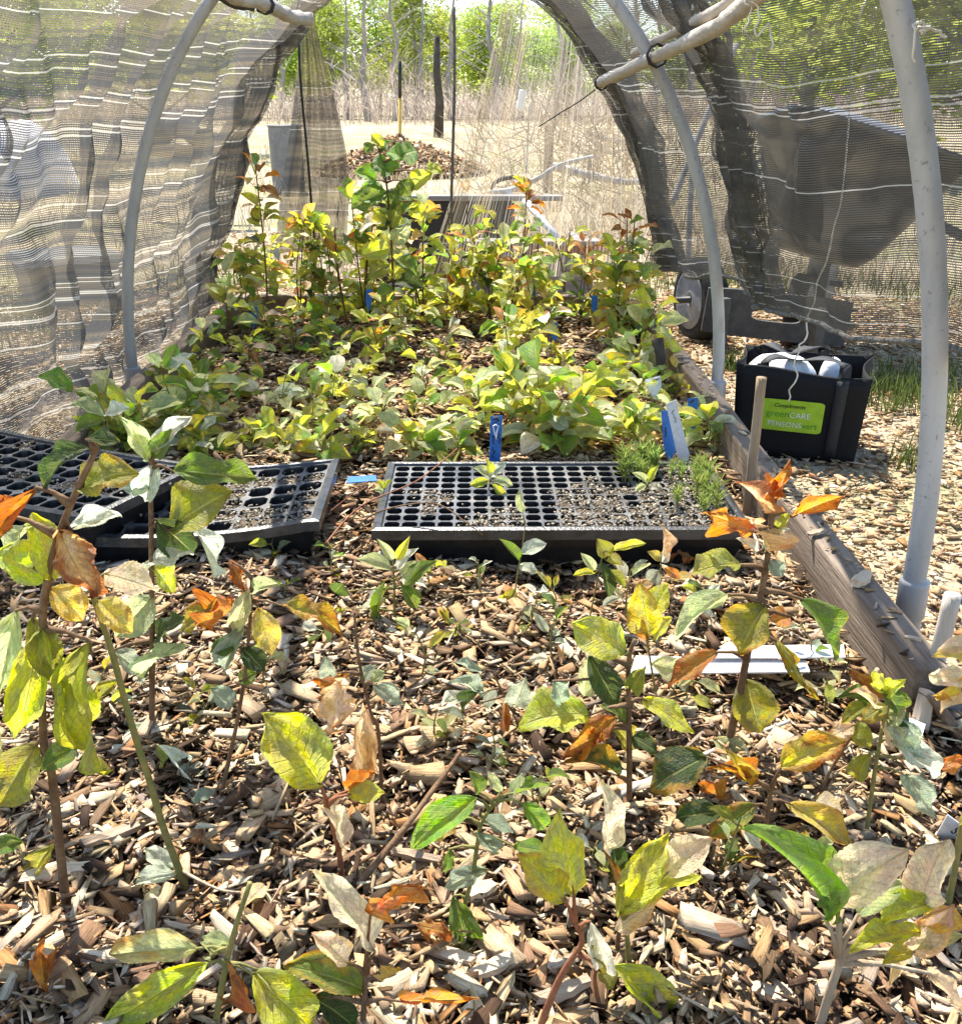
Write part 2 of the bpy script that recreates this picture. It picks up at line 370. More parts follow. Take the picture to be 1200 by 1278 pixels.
BX0, BX1, BY0, BY1, BT = -.80, .513, .10, 3.22, .06
TH = .04
bed = empty('garden_bed', (0, 0, GZ)); tag(bed, 'long low raised bed edged with weathered brown boards and filled with mulch', 'garden bed')
def plank(x0, y0, x1, y1, z0, z1, mat, parent, name='board', z_jit=.0):
    m = MB(); c = Vector(((x0 + x1) / 2, (y0 + y1) / 2, (z0 + z1) / 2))
    # a little warp along the plank
    nseg = 10; lx, ly = abs(x1 - x0), abs(y1 - y0); vs = []; fs = []
    along_y = ly > lx
    for i in range(nseg + 1):
        t = i / nseg
        for (a, b) in ((-.5, 0), (.5, 0), (.5, 1), (-.5, 1)):
            if along_y:
                x = c.x + a * lx + .003 * math.sin(t * 5 + y0); y = min(y0, y1) + t * ly
            else:
                y = c.y + a * ly + .003 * math.sin(t * 5 + x0); x = min(x0, x1) + t * lx
            vs.append((x, y, z0 + b * (z1 - z0) + (z_jit * math.sin(t * 4 + y0 * 3) if b else 0)))
    for i in range(nseg):
        k = i * 4
        for q in range(4): fs.append((k + q, k + (q + 1) % 4, k + 4 + (q + 1) % 4, k + 4 + q))
    fs += [(3, 2, 1, 0), tuple(nseg * 4 + q for q in range(4))]
    o = mesh_obj(name, [Vector(v) - Vector(parent.location) for v in vs], fs, mat, parent)
    bm = bmesh.new(); bm.from_mesh(o.data); bmesh.ops.recalc_face_normals(bm, faces=bm.faces); bm.to_mesh(o.data); bm.free()
    return bevel(o, .004, 2)
plank(BX1 - TH, .90, BX1, 1.905, GZ - .03, BT, M['board'], bed, z_jit=.003)
plank(BX1 - TH + .004, 1.912, BX1 + .004, 3.20, GZ - .03, BT - .004, M['board'], bed, z_jit=.003)
plank(BX0, .15, BX0 + TH, 1.62, GZ - .03, BT, M['board'], bed)
plank(BX0 + .003, 1.627, BX0 + TH + .003, 3.20, GZ - .03, BT - .003, M['board'], bed, z_jit=.003)
plank(BX0 + TH + .004, 3.16, BX1 - TH - .002, 3.20, GZ - .03, BT - .006, M['board'], bed)
sv, sf = [], []
nxs, nys = 60, 110
for j in range(nys + 1):
    for i in range(nxs + 1):
        y = BY0 + (3.17 - BY0) * j / nys
        x1 = BX1 - TH + .02 if y > .9 else .62
        x = (BX0 + .02) + (x1 - BX0 - .02) * i / nxs
        sv.append((x, y, float(bedh(x, y)) - .016 - GZ))
for j in range(nys):
    for i in range(nxs): k = j * (nxs + 1) + i; sf.append((k, k + 1, k + nxs + 2, k + nxs + 1))
mesh_obj('soil', sv, sf, M['soil'], bed, True)

# mulch on the bed
r = np.random.RandomState(3)
def pick_cols(n, wts):
    k = r.choice(len(CHIPCOL), n, p=np.array(wts) / sum(wts)); c = CHIPCOL[k] * r.uniform(.8, 1.15, (n, 1)) * r.uniform(.95, 1.05, (n, 3)); return np.clip(c, .01, .8)
def bed_chips(n, y0, y1, lmin, lmax, seed, name, lift):
    y = r.uniform(y0, y1, n); xr = np.where(y > .9, BX1 - TH - .012, .62); x = r.uniform(0, 1, n) * (xr - (BX0 + TH + .012)) + BX0 + TH + .012
    L = lmin + (lmax - lmin) * r.beta(.85, 3.9, n); W = np.clip(L * r.uniform(.10, .62, n) ** 1.15, .0018, .02); T = np.clip(W * r.uniform(.10, .34, n), .0009, .005)
    # keep the chips off the right board
    x = np.minimum(x, xr - L * .3); x = np.maximum(x, BX0 + TH + L * .35)
    lay = r.uniform(0, 1, n) ** 1.5
    z = bedh(x, y) - .012 + lay * lift
    return np.stack([x, y, z], 1), L, W, T, r.uniform(0, 6.283, n), r.normal(0, .22, n), r.normal(0, .34, n)
parts = [bed_chips(66000, .15, 1.25, .003, .056, 1, '', .024), bed_chips(26000, 1.2, 2.1, .007, .06, 2, '', .020), bed_chips(19000, 2.05, 3.15, .010, .06, 3, '', .018)]
nb = 150; yb = np.concatenate([r.uniform(.92, 2.4, 90), r.normal(1.42, .05, 60)]); xb = r.uniform(BX1 - TH + .003, BX1 - .002, nb); Lb = r.uniform(.004, .018, nb); Wb = Lb * r.uniform(.2, .6, nb)
parts.append((np.stack([xb, yb, np.full(nb, BT + .0015)], 1), Lb, Wb, Wb * .25, r.uniform(0, 6.28, nb), r.normal(0, .05, nb), r.normal(0, .05, nb)))
cat = [np.concatenate([p[i] for p in parts]) for i in range(7)]
WT = [28, 34, 13, 10, 9, 10, 9, 6, 28, 5]
mcol = pick_cols(len(cat[1]), WT)
px_, py_ = cat[0][:, 0], cat[0][:, 1]
rot = np.sin(px_ * 11 + 2.1 * np.sin(py_ * 7.3)) * np.cos(py_ * 9.1 + 1.7 * np.sin(px_ * 6.1)) + .5 * np.sin(px_ * 27 + py_ * 19) * np.sin(py_ * 23 - px_ * 8)
dk_ = (rot > .68) & (r.uniform(0, 1, len(rot)) < .72)
mcol[dk_] = pick_cols(int(dk_.sum()), [1, 1, 3, 6, 10, 14, 18, 3, 1, 2])
cat[1][dk_] *= .72; cat[2][dk_] *= .8
mul = chip_cloud('wood_chip_mulch', *cat, mcol, M['chip'], 5)
tag(mul, 'layer of pale and brown wood chips covering the raised bed', 'mulch', kind='stuff')
# path chips outside the bed
def path_chips(n, x0, x1, y0, y1, lmin, lmax):
    x = r.uniform(x0, x1, n); y = y0 + (y1 - y0) * r.uniform(0, 1, n) ** 1.3
    L = lmin + (lmax - lmin) * r.beta(1.2, 3.5, n); W = np.clip(L * r.uniform(.15, .6, n), .003, .02); T = np.clip(W * r.uniform(.2, .5, n), .0015, .006)
    return np.stack([x, y, GZ + .002 + r.uniform(0, .012, n)], 1), L, W, T, r.uniform(0, 6.283, n), r.normal(0, .15, n), r.normal(0, .25, n)
pp = [path_chips(30000, .53, 2.3, .85, 4.2, .005, .042), path_chips(15000, -2.4, -.83, .9, 4.5, .009, .05), path_chips(9000, -1.6, 1.6, 3.26, 6.5, .012, .06), path_chips(5000, .64, 1.5, -.2, .95, .008, .045)]
cat = [np.concatenate([p[i] for p in pp]) for i in range(7)]
pc = pick_cols(len(cat[1]), [34, 30, 16, 9, 5, 3, 2, 8, 14, 3])
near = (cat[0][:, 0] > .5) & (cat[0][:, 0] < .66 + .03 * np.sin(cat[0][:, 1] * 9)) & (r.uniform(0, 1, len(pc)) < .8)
pc[near] = pick_cols(int(near.sum()), [2, 1, 2, 5, 10, 14, 16, 2, 1, 8])  # brown mulch strip, darkened further to stand for the right board's shadow
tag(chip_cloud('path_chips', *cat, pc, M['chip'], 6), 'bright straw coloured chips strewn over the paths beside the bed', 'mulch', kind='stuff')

# grass
def blades(name, pts, hmin, hmax, wd, mat, label, seed, lean=.5):
    r2 = np.random.RandomState(seed); n = len(pts); pts = np.array(pts)
    h = r2.uniform(hmin, hmax, n); a = r2.uniform(0, 6.283, n); le = r2.uniform(.1, lean, n) * h; b = r2.uniform(0, 6.283, n)
    dx, dy = np.cos(a) * wd / 2, np.sin(a) * wd / 2; lx, ly = np.cos(b) * le, np.sin(b) * le
    z0 = pts[:, 2]
    V = np.stack([np.stack([pts[:, 0] - dx, pts[:, 1] - dy, z0], 1), np.stack([pts[:, 0] + dx, pts[:, 1] + dy, z0], 1),
                  np.stack([pts[:, 0] + dx * .7 + lx * .4, pts[:, 1] + dy * .7 + ly * .4, z0 + h * .6], 1), np.stack([pts[:, 0] - dx * .7 + lx * .4, pts[:, 1] - dy * .7 + ly * .4, z0 + h * .6], 1),
                  np.stack([pts[:, 0] + lx, pts[:, 1] + ly, z0 + h * .95], 1)], 1).reshape(-1, 3)
    k = np.arange(n) * 5
    me = bpy.data.meshes.new(name); me.vertices.add(n * 5); me.vertices.foreach_set('co', V.reshape(-1).astype(np.float32))
    li = np.concatenate([np.stack([k, k + 1, k + 2, k + 3], 1), np.stack([k + 3, k + 2, k + 4], 1)], 1).reshape(-1)
    me.loops.add(len(li)); me.loops.foreach_set('vertex_index', li.astype(np.int32))
    ls = np.stack([np.arange(n) * 7, np.arange(n) * 7 + 4], 1).reshape(-1)
    me.polygons.add(n * 2); me.polygons.foreach_set('loop_start', ls.astype(np.int32)); me.update(calc_edges=True); me.materials.append(mat)
    o = link(bpy.data.objects.new(name, me)); return tag(o, label, 'grass', kind='stuff')
def scatter(n, x0, x1, y0, y1, seed, p=1.0, keep=None):
    r2 = np.random.RandomState(seed); x = r2.uniform(x0, x1, n); y = y0 + (y1 - y0) * r2.uniform(0, 1, n) ** p
    if keep is not None: k = keep(x, y); x, y = x[k], y[k]
    return np.stack([x, y, np.full(len(x), GZ)], 1)
clump = lambda x, y: (np.sin(x * 3.1 + 2 * np.sin(y * 1.3)) * np.sin(y * 2.3 + np.sin(x * 2)) > -.15)
blades('dry_grass', np.concatenate([scatter(30000, -9, 9, 4.6, 30, 1, 1.6, clump), scatter(5000, .2, 3.2, 4.4, 8.0, 8, 1, clump)]), .05, .24, .010, M['grassdry'], 'short dry straw coloured grass over the field behind the bed', 1, .9)
patch = lambda x, y: (np.sin(x * 2.7 + 1) * np.cos(y * 1.9 + .5) + .5 * np.sin(x * 6 + y * 5)) > .25
blades('green_grass', np.concatenate([scatter(1500, 1.1, 2.6, 2.5, 3.6, 2, 1, patch), scatter(2600, -2.6, -1.0, 2.6, 5, 3, 1, patch), scatter(7000, -6, 6, 5.5, 16, 4, 1, patch), scatter(2500, .6, 2.2, 3.4, 5.5, 5, 1, patch)]),
       .03, .13, .006, M['grassgreen'], 'patches of fresh green grass beside the cart and in the field', 2, .7)
# a clump right of the black bag
cl = []
r2 = np.random.RandomState(9)
for (cx, cy, rr, n) in ((1.16, 2.62, .13, 260), (1.36, 2.75, .22, 420), (.80, 3.0, .06, 120), (1.00, 2.10, .05, 70), (1.25, 2.40, .10, 90)):
    a = r2.uniform(0, 6.28, n); q = rr * np.sqrt(r2.uniform(0, 1, n)); cl.append(np.stack([cx + q * np.cos(a), cy + q * np.sin(a), np.full(n, GZ)], 1))
blades('tall_grass', np.concatenate(cl), .03, .10, .004, M['grassgreen'], 'taller green grass tufts right of the black bag', 4, .6)

# ------------------------------------------------------------------ woods beyond the field
def tree_meshes(seed, bare=False):
    r2 = random.Random(seed); m = MB(); H = 1.0
    trunk = [Vector((0, 0, 0))]
    for i in range(1, 7): trunk.append(Vector((r2.gauss(0, .012) + trunk[-1].x, r2.gauss(0, .012), i / 6 * .97)))
    m.tube(trunk, [.016 * (1 - .85 * i / 6) for i in range(7)], 6)
    tips = []
    for k in range(26 if bare else 22):
        t = r2.uniform(.22 if bare else .10, .95); i = int(t * 6); p = trunk[i].lerp(trunk[min(i + 1, 6)], t * 6 - i)
        a = r2.uniform(0, 6.283); ln = r2.uniform(.12, .32) * (1.15 - t * .7)
        d = Vector((math.cos(a), math.sin(a), r2.uniform(.5, 1.3))).normalized()
        q = p + d * ln * .5 + Vector((0, 0, .01)); e = p + d * ln
        m.tube([p, q, e], [.0055 * (1.1 - t), .0035 * (1.1 - t), .0012], 4, False)
        for s in range(3 if bare else 2):
            f = p.lerp(e, r2.uniform(.4, .9)); a2 = r2.uniform(0, 6.283)
            g = f + Vector((math.cos(a2), math.sin(a2), r2.uniform(.3, 1.2))).normalized() * ln * .4
            m.tube([f, g], [.0022 * (1.1 - t), .0007], 3, False); tips.append(g)
        tips.append(e)
    lv, lf = [], []
    if not bare:
        for t in tips:
            for _ in range(72):
                c = t + Vector((r2.gauss(0, .048), r2.gauss(0, .048), r2.gauss(0, .046))); s = r2.uniform(.007, .016)
                d1 = Vector((r2.gauss(0, 1), r2.gauss(0, 1), r2.gauss(0, 1))).normalized() * s; d2 = d1.orthogonal().normalized() * s * .7
                b = len(lv); lv += [c - d1, c + d2, c + d1, c - d2]; lf.append((b, b + 1, b + 2, b + 3))
    return m, lv, lf
def as_mesh(name, v, f, mat):
    me = bpy.data.meshes.new(name); me.from_pydata([tuple(q) for q in v], [], f); me.update(); me.materials.append(mat); return me
TV = []
for s in range(5):
    m, lv, lf = tree_meshes(100 + s); TV.append((as_mesh('trunk', m.v, m.f, M['bark']), as_mesh('crown', lv, lf, M['foliage'])))
BV = [as_mesh('trunk', tree_meshes(200 + s, True)[0].v, tree_meshes(200 + s, True)[0].f, M['bark']) for s in range(3)]
def ordinal(n):
    o = ['first', 'second', 'third', 'fourth', 'fifth', 'sixth', 'seventh', 'eighth', 'ninth', 'tenth', 'eleventh', 'twelfth', 'thirteenth', 'fourteenth', 'fifteenth', 'sixteenth', 'seventeenth', 'eighteenth', 'nineteenth']
    if n < 19: return o[n]
    t, u = divmod(n + 1, 10); w_ = {2: 'twenty', 3: 'thirty', 4: 'forty', 5: 'fifty'}[t]
    return w_ + '-' + o[u - 1] if u else w_[:-1] + 'ieth'
def tree(x, y, h, kind, label, group, k):
    o = empty('leafing_tree' if kind else 'bare_tree', (x, y, GZ - .02), rng.uniform(0, 6.28)); tag(o, label, 'tree', group)
    for me, nm in zip(TV[k % 5] if kind else (BV[k % 3],), ('trunk', 'crown')):
        c = bpy.data.objects.new(nm, me); c.scale = (h * rng.uniform(1.2, 2.0),) * 2 + (h,); link(c, o)
spots = []
for i in range(84): spots.append((-52 + i * 1.26 + rng.uniform(-1.0, 1.0), 66 + rng.uniform(-8, 16), rng.uniform(5.2, 8.0)))
spots.sort(key=lambda q: q[0] / q[1])
for i, (x, y, h) in enumerate(spots):
    px = 600 + 1200 * x / (y * cp)
    if 380 < px < 850: lb = f'spring tree of the far wood edge in the open end, {ordinal(sum(1 for q in spots[:i] if 380 < 600 + 1200 * q[0] / (q[1] * cp) < 850))} from the left'
    elif px <= 380: lb = f'pale green spring tree behind the left shade cloth, {ordinal(i)} from the left'
    else: lb = f'pale green spring tree behind the right shade cloth, {ordinal(len(spots) - 1 - i)} from the right'
    tree(x, y, h, True, lb, 'spring trees along the wood edge', i)
for i in range(30):
    x = -22 + i * 1.6 + rng.uniform(-.6, .6); y = rng.uniform(48, 58)
    px = 600 + 1200 * x / (y * cp)
    tree(x, y, rng.uniform(6, 9), False, f'slender bare grey tree before the wood, {ordinal(i)} from the left along the row', 'bare trees before the wood', i)
for i, (x, y, h) in enumerate(((5.6, 11.5, 4.2), (7.4, 13, 5.0), (4.6, 14.5, 4.6), (9.2, 14, 5.5), (8.2, 10.2, 4.4), (-6.6, 14, 4.6), (-9, 15, 5.2), (-11, 13, 5.2), (-5.2, 17, 5.0))):
    tree(x, y, h, True, f'nearer leafing sapling behind the {"right" if x > 0 else "left"} shade cloth, {ordinal(i if x > 0 else i - 5)} of its clump', 'nearer saplings at the sides', i)
# dark dead trunk in the field and brown brush along the wood
m = MB(); p = PZ(548, 148, GZ); p = Vector((p.x, p.y, GZ)); Yt = 26.0
b0 = PY(547, 150, Yt); b0.z = GZ; t1 = PY(547, 45, Yt)
m.tube([Vector((0, 0, 0)), Vector((.03, 0, .8)), Vector((-.02, 0, 1.5)), Vector((.0, 0, t1.z - GZ))], [.13, .115, .10, .08], 8, True, .3)
dt = empty('dead_tree', (b0.x, Yt, GZ)); tag(dt, 'dark bare broken tree standing in the field before the wood', 'tree'); m.build('trunk', M['barkdark'], dt, True)
tv, tf = [], []
r3 = random.Random(31)
for i in range(6500):
    x = r3.uniform(-34, 34); y = r3.uniform(40, 60); h = r3.uniform(.6, 3.0) * (.6 + .4 * math.sin(x * .4) ** 2)
    a = r3.uniform(0, 6.28); wd = r3.uniform(.008, .02); l = h * r3.uniform(.1, .5)
    b = len(tv); dx, dy = math.cos(a) * wd, math.sin(a) * wd
    tv += [(x - dx, y - dy, GZ), (x + dx, y + dy, GZ), (x + l * math.cos(a * 3) + dx * .3, y + l * math.sin(a * 3), GZ + h), (x + l * math.cos(a * 3) - dx * .3, y + l * math.sin(a * 3), GZ + h)]; tf.append((b, b + 1, b + 2, b + 3))
    for _ in range(4):
        f = r3.uniform(.3, .9); q = Vector((x + l * math.cos(a * 3) * f, y + l * math.sin(a * 3) * f, GZ + h * f)); e = q + Vector((r3.gauss(0, .3), r3.gauss(0, .3), r3.uniform(.1, .5)))
        b = len(tv); tv += [q, q + Vector((.03, 0, .01)), e]; tf.append((b, b + 1, b + 2))
tag(mesh_obj('brush', tv, tf, M['twig']), 'leafless brown brush along the foot of the wood', 'brush', kind='stuff')

# ------------------------------------------------------------------ hoops
HOOPS = {1: (1.158, 1.25, -.15, .735, 1.25), 2: (2.17, 2.30, -.152, .700, 1.03), 3: (3.22, 3.25, -.15, .72, 1.0)}
def hoop_pt(k, ang, off=0.0):
    Yr, Yl, cx, a, H = HOOPS[k]; c = math.cos(ang)
    s_ = math.sin(ang); return Vector((cx + (a + off) * c, (Yr + Yl) / 2 + (Yr - Yl) / 2 * c, (H + off) * s_ + (1.6 * max(0, s_ - .70) ** 1.5 if k == 1 else 0)))  # near hoop's unseen top is raised so its shadow falls out of view
HL = {1: 'near grey plastic hoop pipe with a coupling at its foot, right edge', 2: 'middle grey plastic hoop pipe rising beside the black bag and the left cloth', 3: 'far grey plastic hoop pipe carrying the end net'}
for k in (1, 2):
    root = empty('hoop', (HOOPS[k][2], (HOOPS[k][0] + HOOPS[k][1]) / 2, GZ)); tag(root, HL[k], 'hoop', 'hoop pipes over the bed')
    pts = [hoop_pt(k, 0) + Vector((.012, 0, GZ - .12)), hoop_pt(k, 0) + Vector((.008, 0, GZ * .5))] + [hoop_pt(k, math.pi * i / 36) for i in range(37)] + [hoop_pt(k, math.pi) + Vector((-.008, 0, GZ * .5)), hoop_pt(k, math.pi) + Vector((-.012, 0, GZ - .12))]
    pts = [p - Vector(root.location) for p in pts]
    m = MB(); m.tube(smooth_path(pts, 2), .0152 if k == 1 else .0132, 14); m.build('pipe', M['pipe'], root, True)
    for sgn in (0, -1):
        q = [p for p in (pts[:5] if sgn == 0 else pts[::-1][:5])]
        m = MB(); base = q[0]
        line = [base, q[1], q[1].lerp(q[2], .55), q[1].lerp(q[2], .75), q[1].lerp(q[2], .80), q[1].lerp(q[2], 1.25) if False else q[2] + Vector((0, 0, .035)), q[2] + Vector((0, 0, .040))]
        m.tube(line, [.0158, .0158, .0158, .0162, .0198, .0198, .0188], 14)
        m.build('coupling', M['pipe'], root, True)
# branch poles tied along the hoops
def pole(name, pts, r0, r1, mat, label, cat='branch', n=9, wob=.45, sub=7):
    pts = [Vector(p) for p in pts]; o = pts[0].copy(); path = smooth_path([p - o for p in pts], sub)
    m = MB(); N = len(path)
    m.tube(path, [r0 + (r1 - r0) * i / (N - 1) for i in range(N)], n, True, wob)
    return tag(m.build(name, mat, None, True, o), label, cat)
pole('branch_pole', [(.312, .55, .80), PY(942, -3, 1.30), PY(885, 38, 1.68), PY(815, 72, 2.1), PY(747, 104, 2.62)], .0108, .0130, M['branch'], 'long peeled pole tied under the right side of the middle hoop')
pole('branch_pole', [(.30, .8, .86), PY(930, -16, 1.45), PY(850, 35, 2.0), PY(790, 66, 2.35)], .010, .008, M['branch'], 'thinner bent stick lying along the upper side of the right pole')
pole('branch_pole', [(-.40, 1.2, .95), PY(270, -22, 1.9), PY(330, 4, 2.2), PY(362, 20, 2.4), PY(384, 23, 2.52)], .0125, .0150, M['branch'], 'peeled pole with a cut end at the left upper hoop')
pole('branch_pole', [(-.47, 1.6, .95), PY(270, -12, 2.2), PY(316, 8, 2.3)], .010, .011, M['barkdark'], 'short dark stick beside the left peeled pole')
# ties and strings
def cord(name, pts, rad, mat, label, cat='string', sub=4):
    pts = [Vector(p) for p in pts]; o = pts[0].copy(); m = MB(); m.tube(smooth_path([p - o for p in pts], sub), rad, 5, True)
    return tag(m.build(name, mat, None, True, o), label, cat)
def wiggle(pts, amp, n, seed):
    q = smooth_path(pts, n); rr = random.Random(seed); return [p + Vector((rr.gauss(0, amp), rr.gauss(0, amp), rr.gauss(0, amp * .5))) for p in q]
cord('hanging_string', wiggle([PY(1078, 0, 1.75), PY(1062, 85, 1.75), PY(1052, 230, 1.75), PY(1027, 330, 1.75), PY(1005, 415, 1.75), PY(996, 440, 1.75), PY(992, 470, 1.75), PY(988, 500, 1.75)], .003, 4, 1), .0015, M['string'], 'crooked white string hanging down in front of the black bag', sub=2)
cord('tie_string', wiggle([PY(1138, 78, 1.11), PY(1144, 35, 1.11), PY(1150, 28, 1.12), PY(1158, 34, 1.12), PY(1152, 40, 1.11), PY(1145, 34, 1.11), PY(1172, 38, 1.12), PY(1180, 46, 1.12)], .0015, 4, 2), .0016, M['string'], 'white knotted tie string on the near hoop pipe', sub=2)
cord('tie_string', wiggle([PY(938, 0, 1.28), PY(946, 20, 1.28), PY(944, 45, 1.28), PY(958, 30, 1.28), PY(965, 62, 1.28)], .002, 4, 3), .0013, M['string'], 'frayed white string end hanging from the right pole', sub=2)
cord('tie_string', wiggle([PY(930, -5, 1.30), PY(936, 14, 1.30), PY(930, 40, 1.30)], .002, 4, 6), .0012, M['string'], 'short white thread dangling beside the frayed string', sub=2)
cord('tie_wire', [PY(742, 112, 2.62), PY(720, 128, 2.9), PY(700, 140, 3.1), PY(672, 158, 3.24)], .0018, M['darkstring'], 'thin wire running from the right pole end to the net', 'wire')
def ring(c, d, rad, r2, label):
    d = d.normalized(); a = d.orthogonal().normalized(); b = d.cross(a); o = Vector(c); m = MB()
    for s in (-.004, .001, .005):
        m.tube([d * (s + .004 * math.sin(i)) + (a * math.cos(i * .785) + b * math.sin(i * .785)) * rad for i in range(9)], r2, 5, False)
    par = min((q for q in COL.objects if q.name.startswith('branch_pole')), key=lambda q: min((q.location + v.co - o).length for v in q.data.vertices)); c_ = m.build('lashing', M['darkstring'], par, True, o - par.location); c_['label'] = label; return c_
ring(PY(820, 69, 2.08), PY(815, 72, 2.1) - PY(885, 38, 1.68), .021, .0022, 'dark cord lashing the right pole to the middle hoop')
ring(PY(750, 103, 2.60), PY(747, 104, 2.62) - PY(815, 72, 2.1), .0165, .002, 'dark cord wound round the end of the right pole')
ring(PY(330, 5, 2.2), PY(384, 23, 2.52) - PY(330, 4, 2.2), .018, .002, 'dark cord wound round the left pole')

# ------------------------------------------------------------------ shade cloths
def interp(stations, y):
    for (y0, s0), (y1, s1) in zip(stations, stations[1:]):
        if y <= y1 or (y1, s1) == stations[-1]:
            t = min(max((y - y0) / (y1 - y0), 0), 1); t = t * t * (3 - 2 * t); return [a.lerp(b, t) for a, b in zip(s0, s1)]
def resample(pts, n):
    pts = [Vector(p) for p in pts]; d = [0]
    for a, b in zip(pts, pts[1:]): d.append(d[-1] + (b - a).length)
    out = []
    for i in range(n):
        s = d[-1] * i / (n - 1); k = max(j for j in range(len(d)) if d[j] <= s + 1e-9); k = min(k, len(pts) - 2)
        out.append(pts[k].lerp(pts[k + 1], (s - d[k]) / max(d[k + 1] - d[k], 1e-9)))
    return out
def sheet(name, grid, mat, label, cat='shade cloth', group=None, uvscale=1.0, hem=None):
    nu, nv = len(grid), len(grid[0]); o = grid[0][-1].copy()
    vs = [p - o for colm in grid for p in colm]; fs = []
    for i in range(nu - 1):
        for j in range(nv - 1): fs.append((i * nv + j, i * nv + j + 1, (i + 1) * nv + j + 1, (i + 1) * nv + j))
    root = empty(name, o); tag(root, label, cat, group)
    ob = mesh_obj('fabric', vs, fs, mat, root, True)
    uvl = ob.data.uv_layers.new(name='UVMap'); mid = nv // 2; U = [0]
    for i in range(1, nu): U.append(U[-1] + max((grid[i][mid] - grid[i - 1][mid]).length, .3 * (grid[i][mid] - grid[i - 1][mid]).length))
    Vv = [0]
    for j in range(1, nv): Vv.append(Vv[-1] + (grid[nu // 2][j] - grid[nu // 2][j - 1]).length)
    for pl in ob.data.polygons:
        for li in pl.loop_indices:
            vi = ob.data.loops[li].vertex_index; uvl.data[li].uv = (U[vi // nv] * uvscale, Vv[vi % nv] * uvscale)
    if hem:
        m = MB(); m.tube([colm[-1] - o for colm in grid], hem, 6, True, .4); m.build('hem', mat_hem, root, True)
    return root
mat_hem = simple('cloth_hem', (.10, .095, .085), (.34, .32, .28), 160, .9, .6, .1)
def drape(stations, nu, nv, amp, seed, folds, side, gathers=()):
    y0, y1 = stations[0][0], stations[-1][0]; grid = []
    for i in range(nu):
        y = y0 + (y1 - y0) * i / (nu - 1); sec = interp(stations, y); sec = resample([(p.x, 0, p.y) for p in sec], nv); colm = []
        for j, q in enumerate(sec):
            t = j / (nv - 1)
            n1 = noise.noise(Vector((y * folds, t * 1.3, seed))); n2 = noise.noise(Vector((y * folds * 2.7, t * 2.2 + 5, seed + 3))); n3 = noise.noise(Vector((y * 2.1, t * 3, seed + 9)))
            ridge = (1 - abs(n1) * 2.2)
            c1 = noise.noise(Vector((y * 4.1 + 2.2 * t, t * 4.5 - y, seed + 20))); c2 = noise.noise(Vector((y * 9.5 - 3 * t, t * 9 + y * 2, seed + 31)))
            d = amp * (.75 * ridge + .45 * n2 + .7 * n3 + 1.3 * (1 - 2.4 * abs(c1)) + .55 * (1 - 2.4 * abs(c2)))
            for (gy, gw, ga, gf) in gathers:
                e = math.exp(-((y - gy - .03 * math.sin(t * 3)) / gw) ** 2); d += ga * e * math.sin((y - gy) * gf + 1.5 * n3 + t * 1.2)
            fy = amp * .8 * n2
            colm.append(Vector((q.x + side * d, y + fy, q.z + .3 * d * (1 - t))))
        grid.append(colm)
    return grid
def sec_hoop(k, ztop, zhem, off, side, n=14, push=0.0, low=None):
    Yr, Yl, cx, a, H = k; out = []
    for i in range(n + 1):
        z = ztop + (zhem - ztop) * i / n
        x = (a + off) * math.sqrt(max(0.0, 1 - (z / (H + off)) ** 2)) if z > 0 else (a + off) - z * .10
        x += push * math.sin(math.pi * i / n)
        out.append(Vector((cx + side * x, z)))
    return out
h1, h2, h3 = HOOPS[1], HOOPS[2], HOOPS[3]
mid12 = tuple((a + b) / 2 for a, b in zip(h1, h2)); mid23 = tuple((a + b) / 2 for a, b in zip(h2, h3))
stR = [(.72, sec_hoop(h1, .80, .36, .03, 1)), (1.16, sec_hoop(h1, .82, .345, .024, 1)), (1.62, sec_hoop(mid12, .83, .28, .022, 1, push=-.02)), (2.0, sec_hoop(h2, .86, .25, .024, 1)), (2.22, sec_hoop(h2, .87, .265, .022, 1)), (2.75, sec_hoop(mid23, .93, .19, .004, 1, push=-.03)), (3.24, sec_hoop(h3, .97, .135, .012, 1))]
gR = drape(stR, 230, 56, .015, 3.3, 5.0, 1, gathers=((2.0, .10, .020, 95), (.98, .09, .022, 90), (2.95, .22, .022, 38), (3.18, .06, .02, 80)))
clR = sheet('shade_cloth', gR, M['cloth_r'], 'dark woven shade cloth hung over the right side of the hoops', hem=.0048)
stL = [(1.35, sec_hoop(h1, .80, -.13, .03, -1)), (1.8, sec_hoop(mid12, .82, -.13, .03, -1, push=.01)), (2.30, sec_hoop(h2, .85, -.13, .022, -1)), (2.75, sec_hoop(mid23, .89, -.12, .01, -1, push=-.05)), (3.22, sec_hoop(h3, .94, .02, .0, -1, push=-.05))]
gL = drape(stL, 230, 72, .022, 8.1, 4.2, -1, gathers=((2.14, .10, .030, 66), (3.02, .16, .028, 43), (1.74, .07, .014, 52), (2.58, .08, .014, 58)))
clL = sheet('shade_cloth', gL, M['cloth_l'], 'grey striped shade cloth hanging to the ground on the left side', hem=.004)
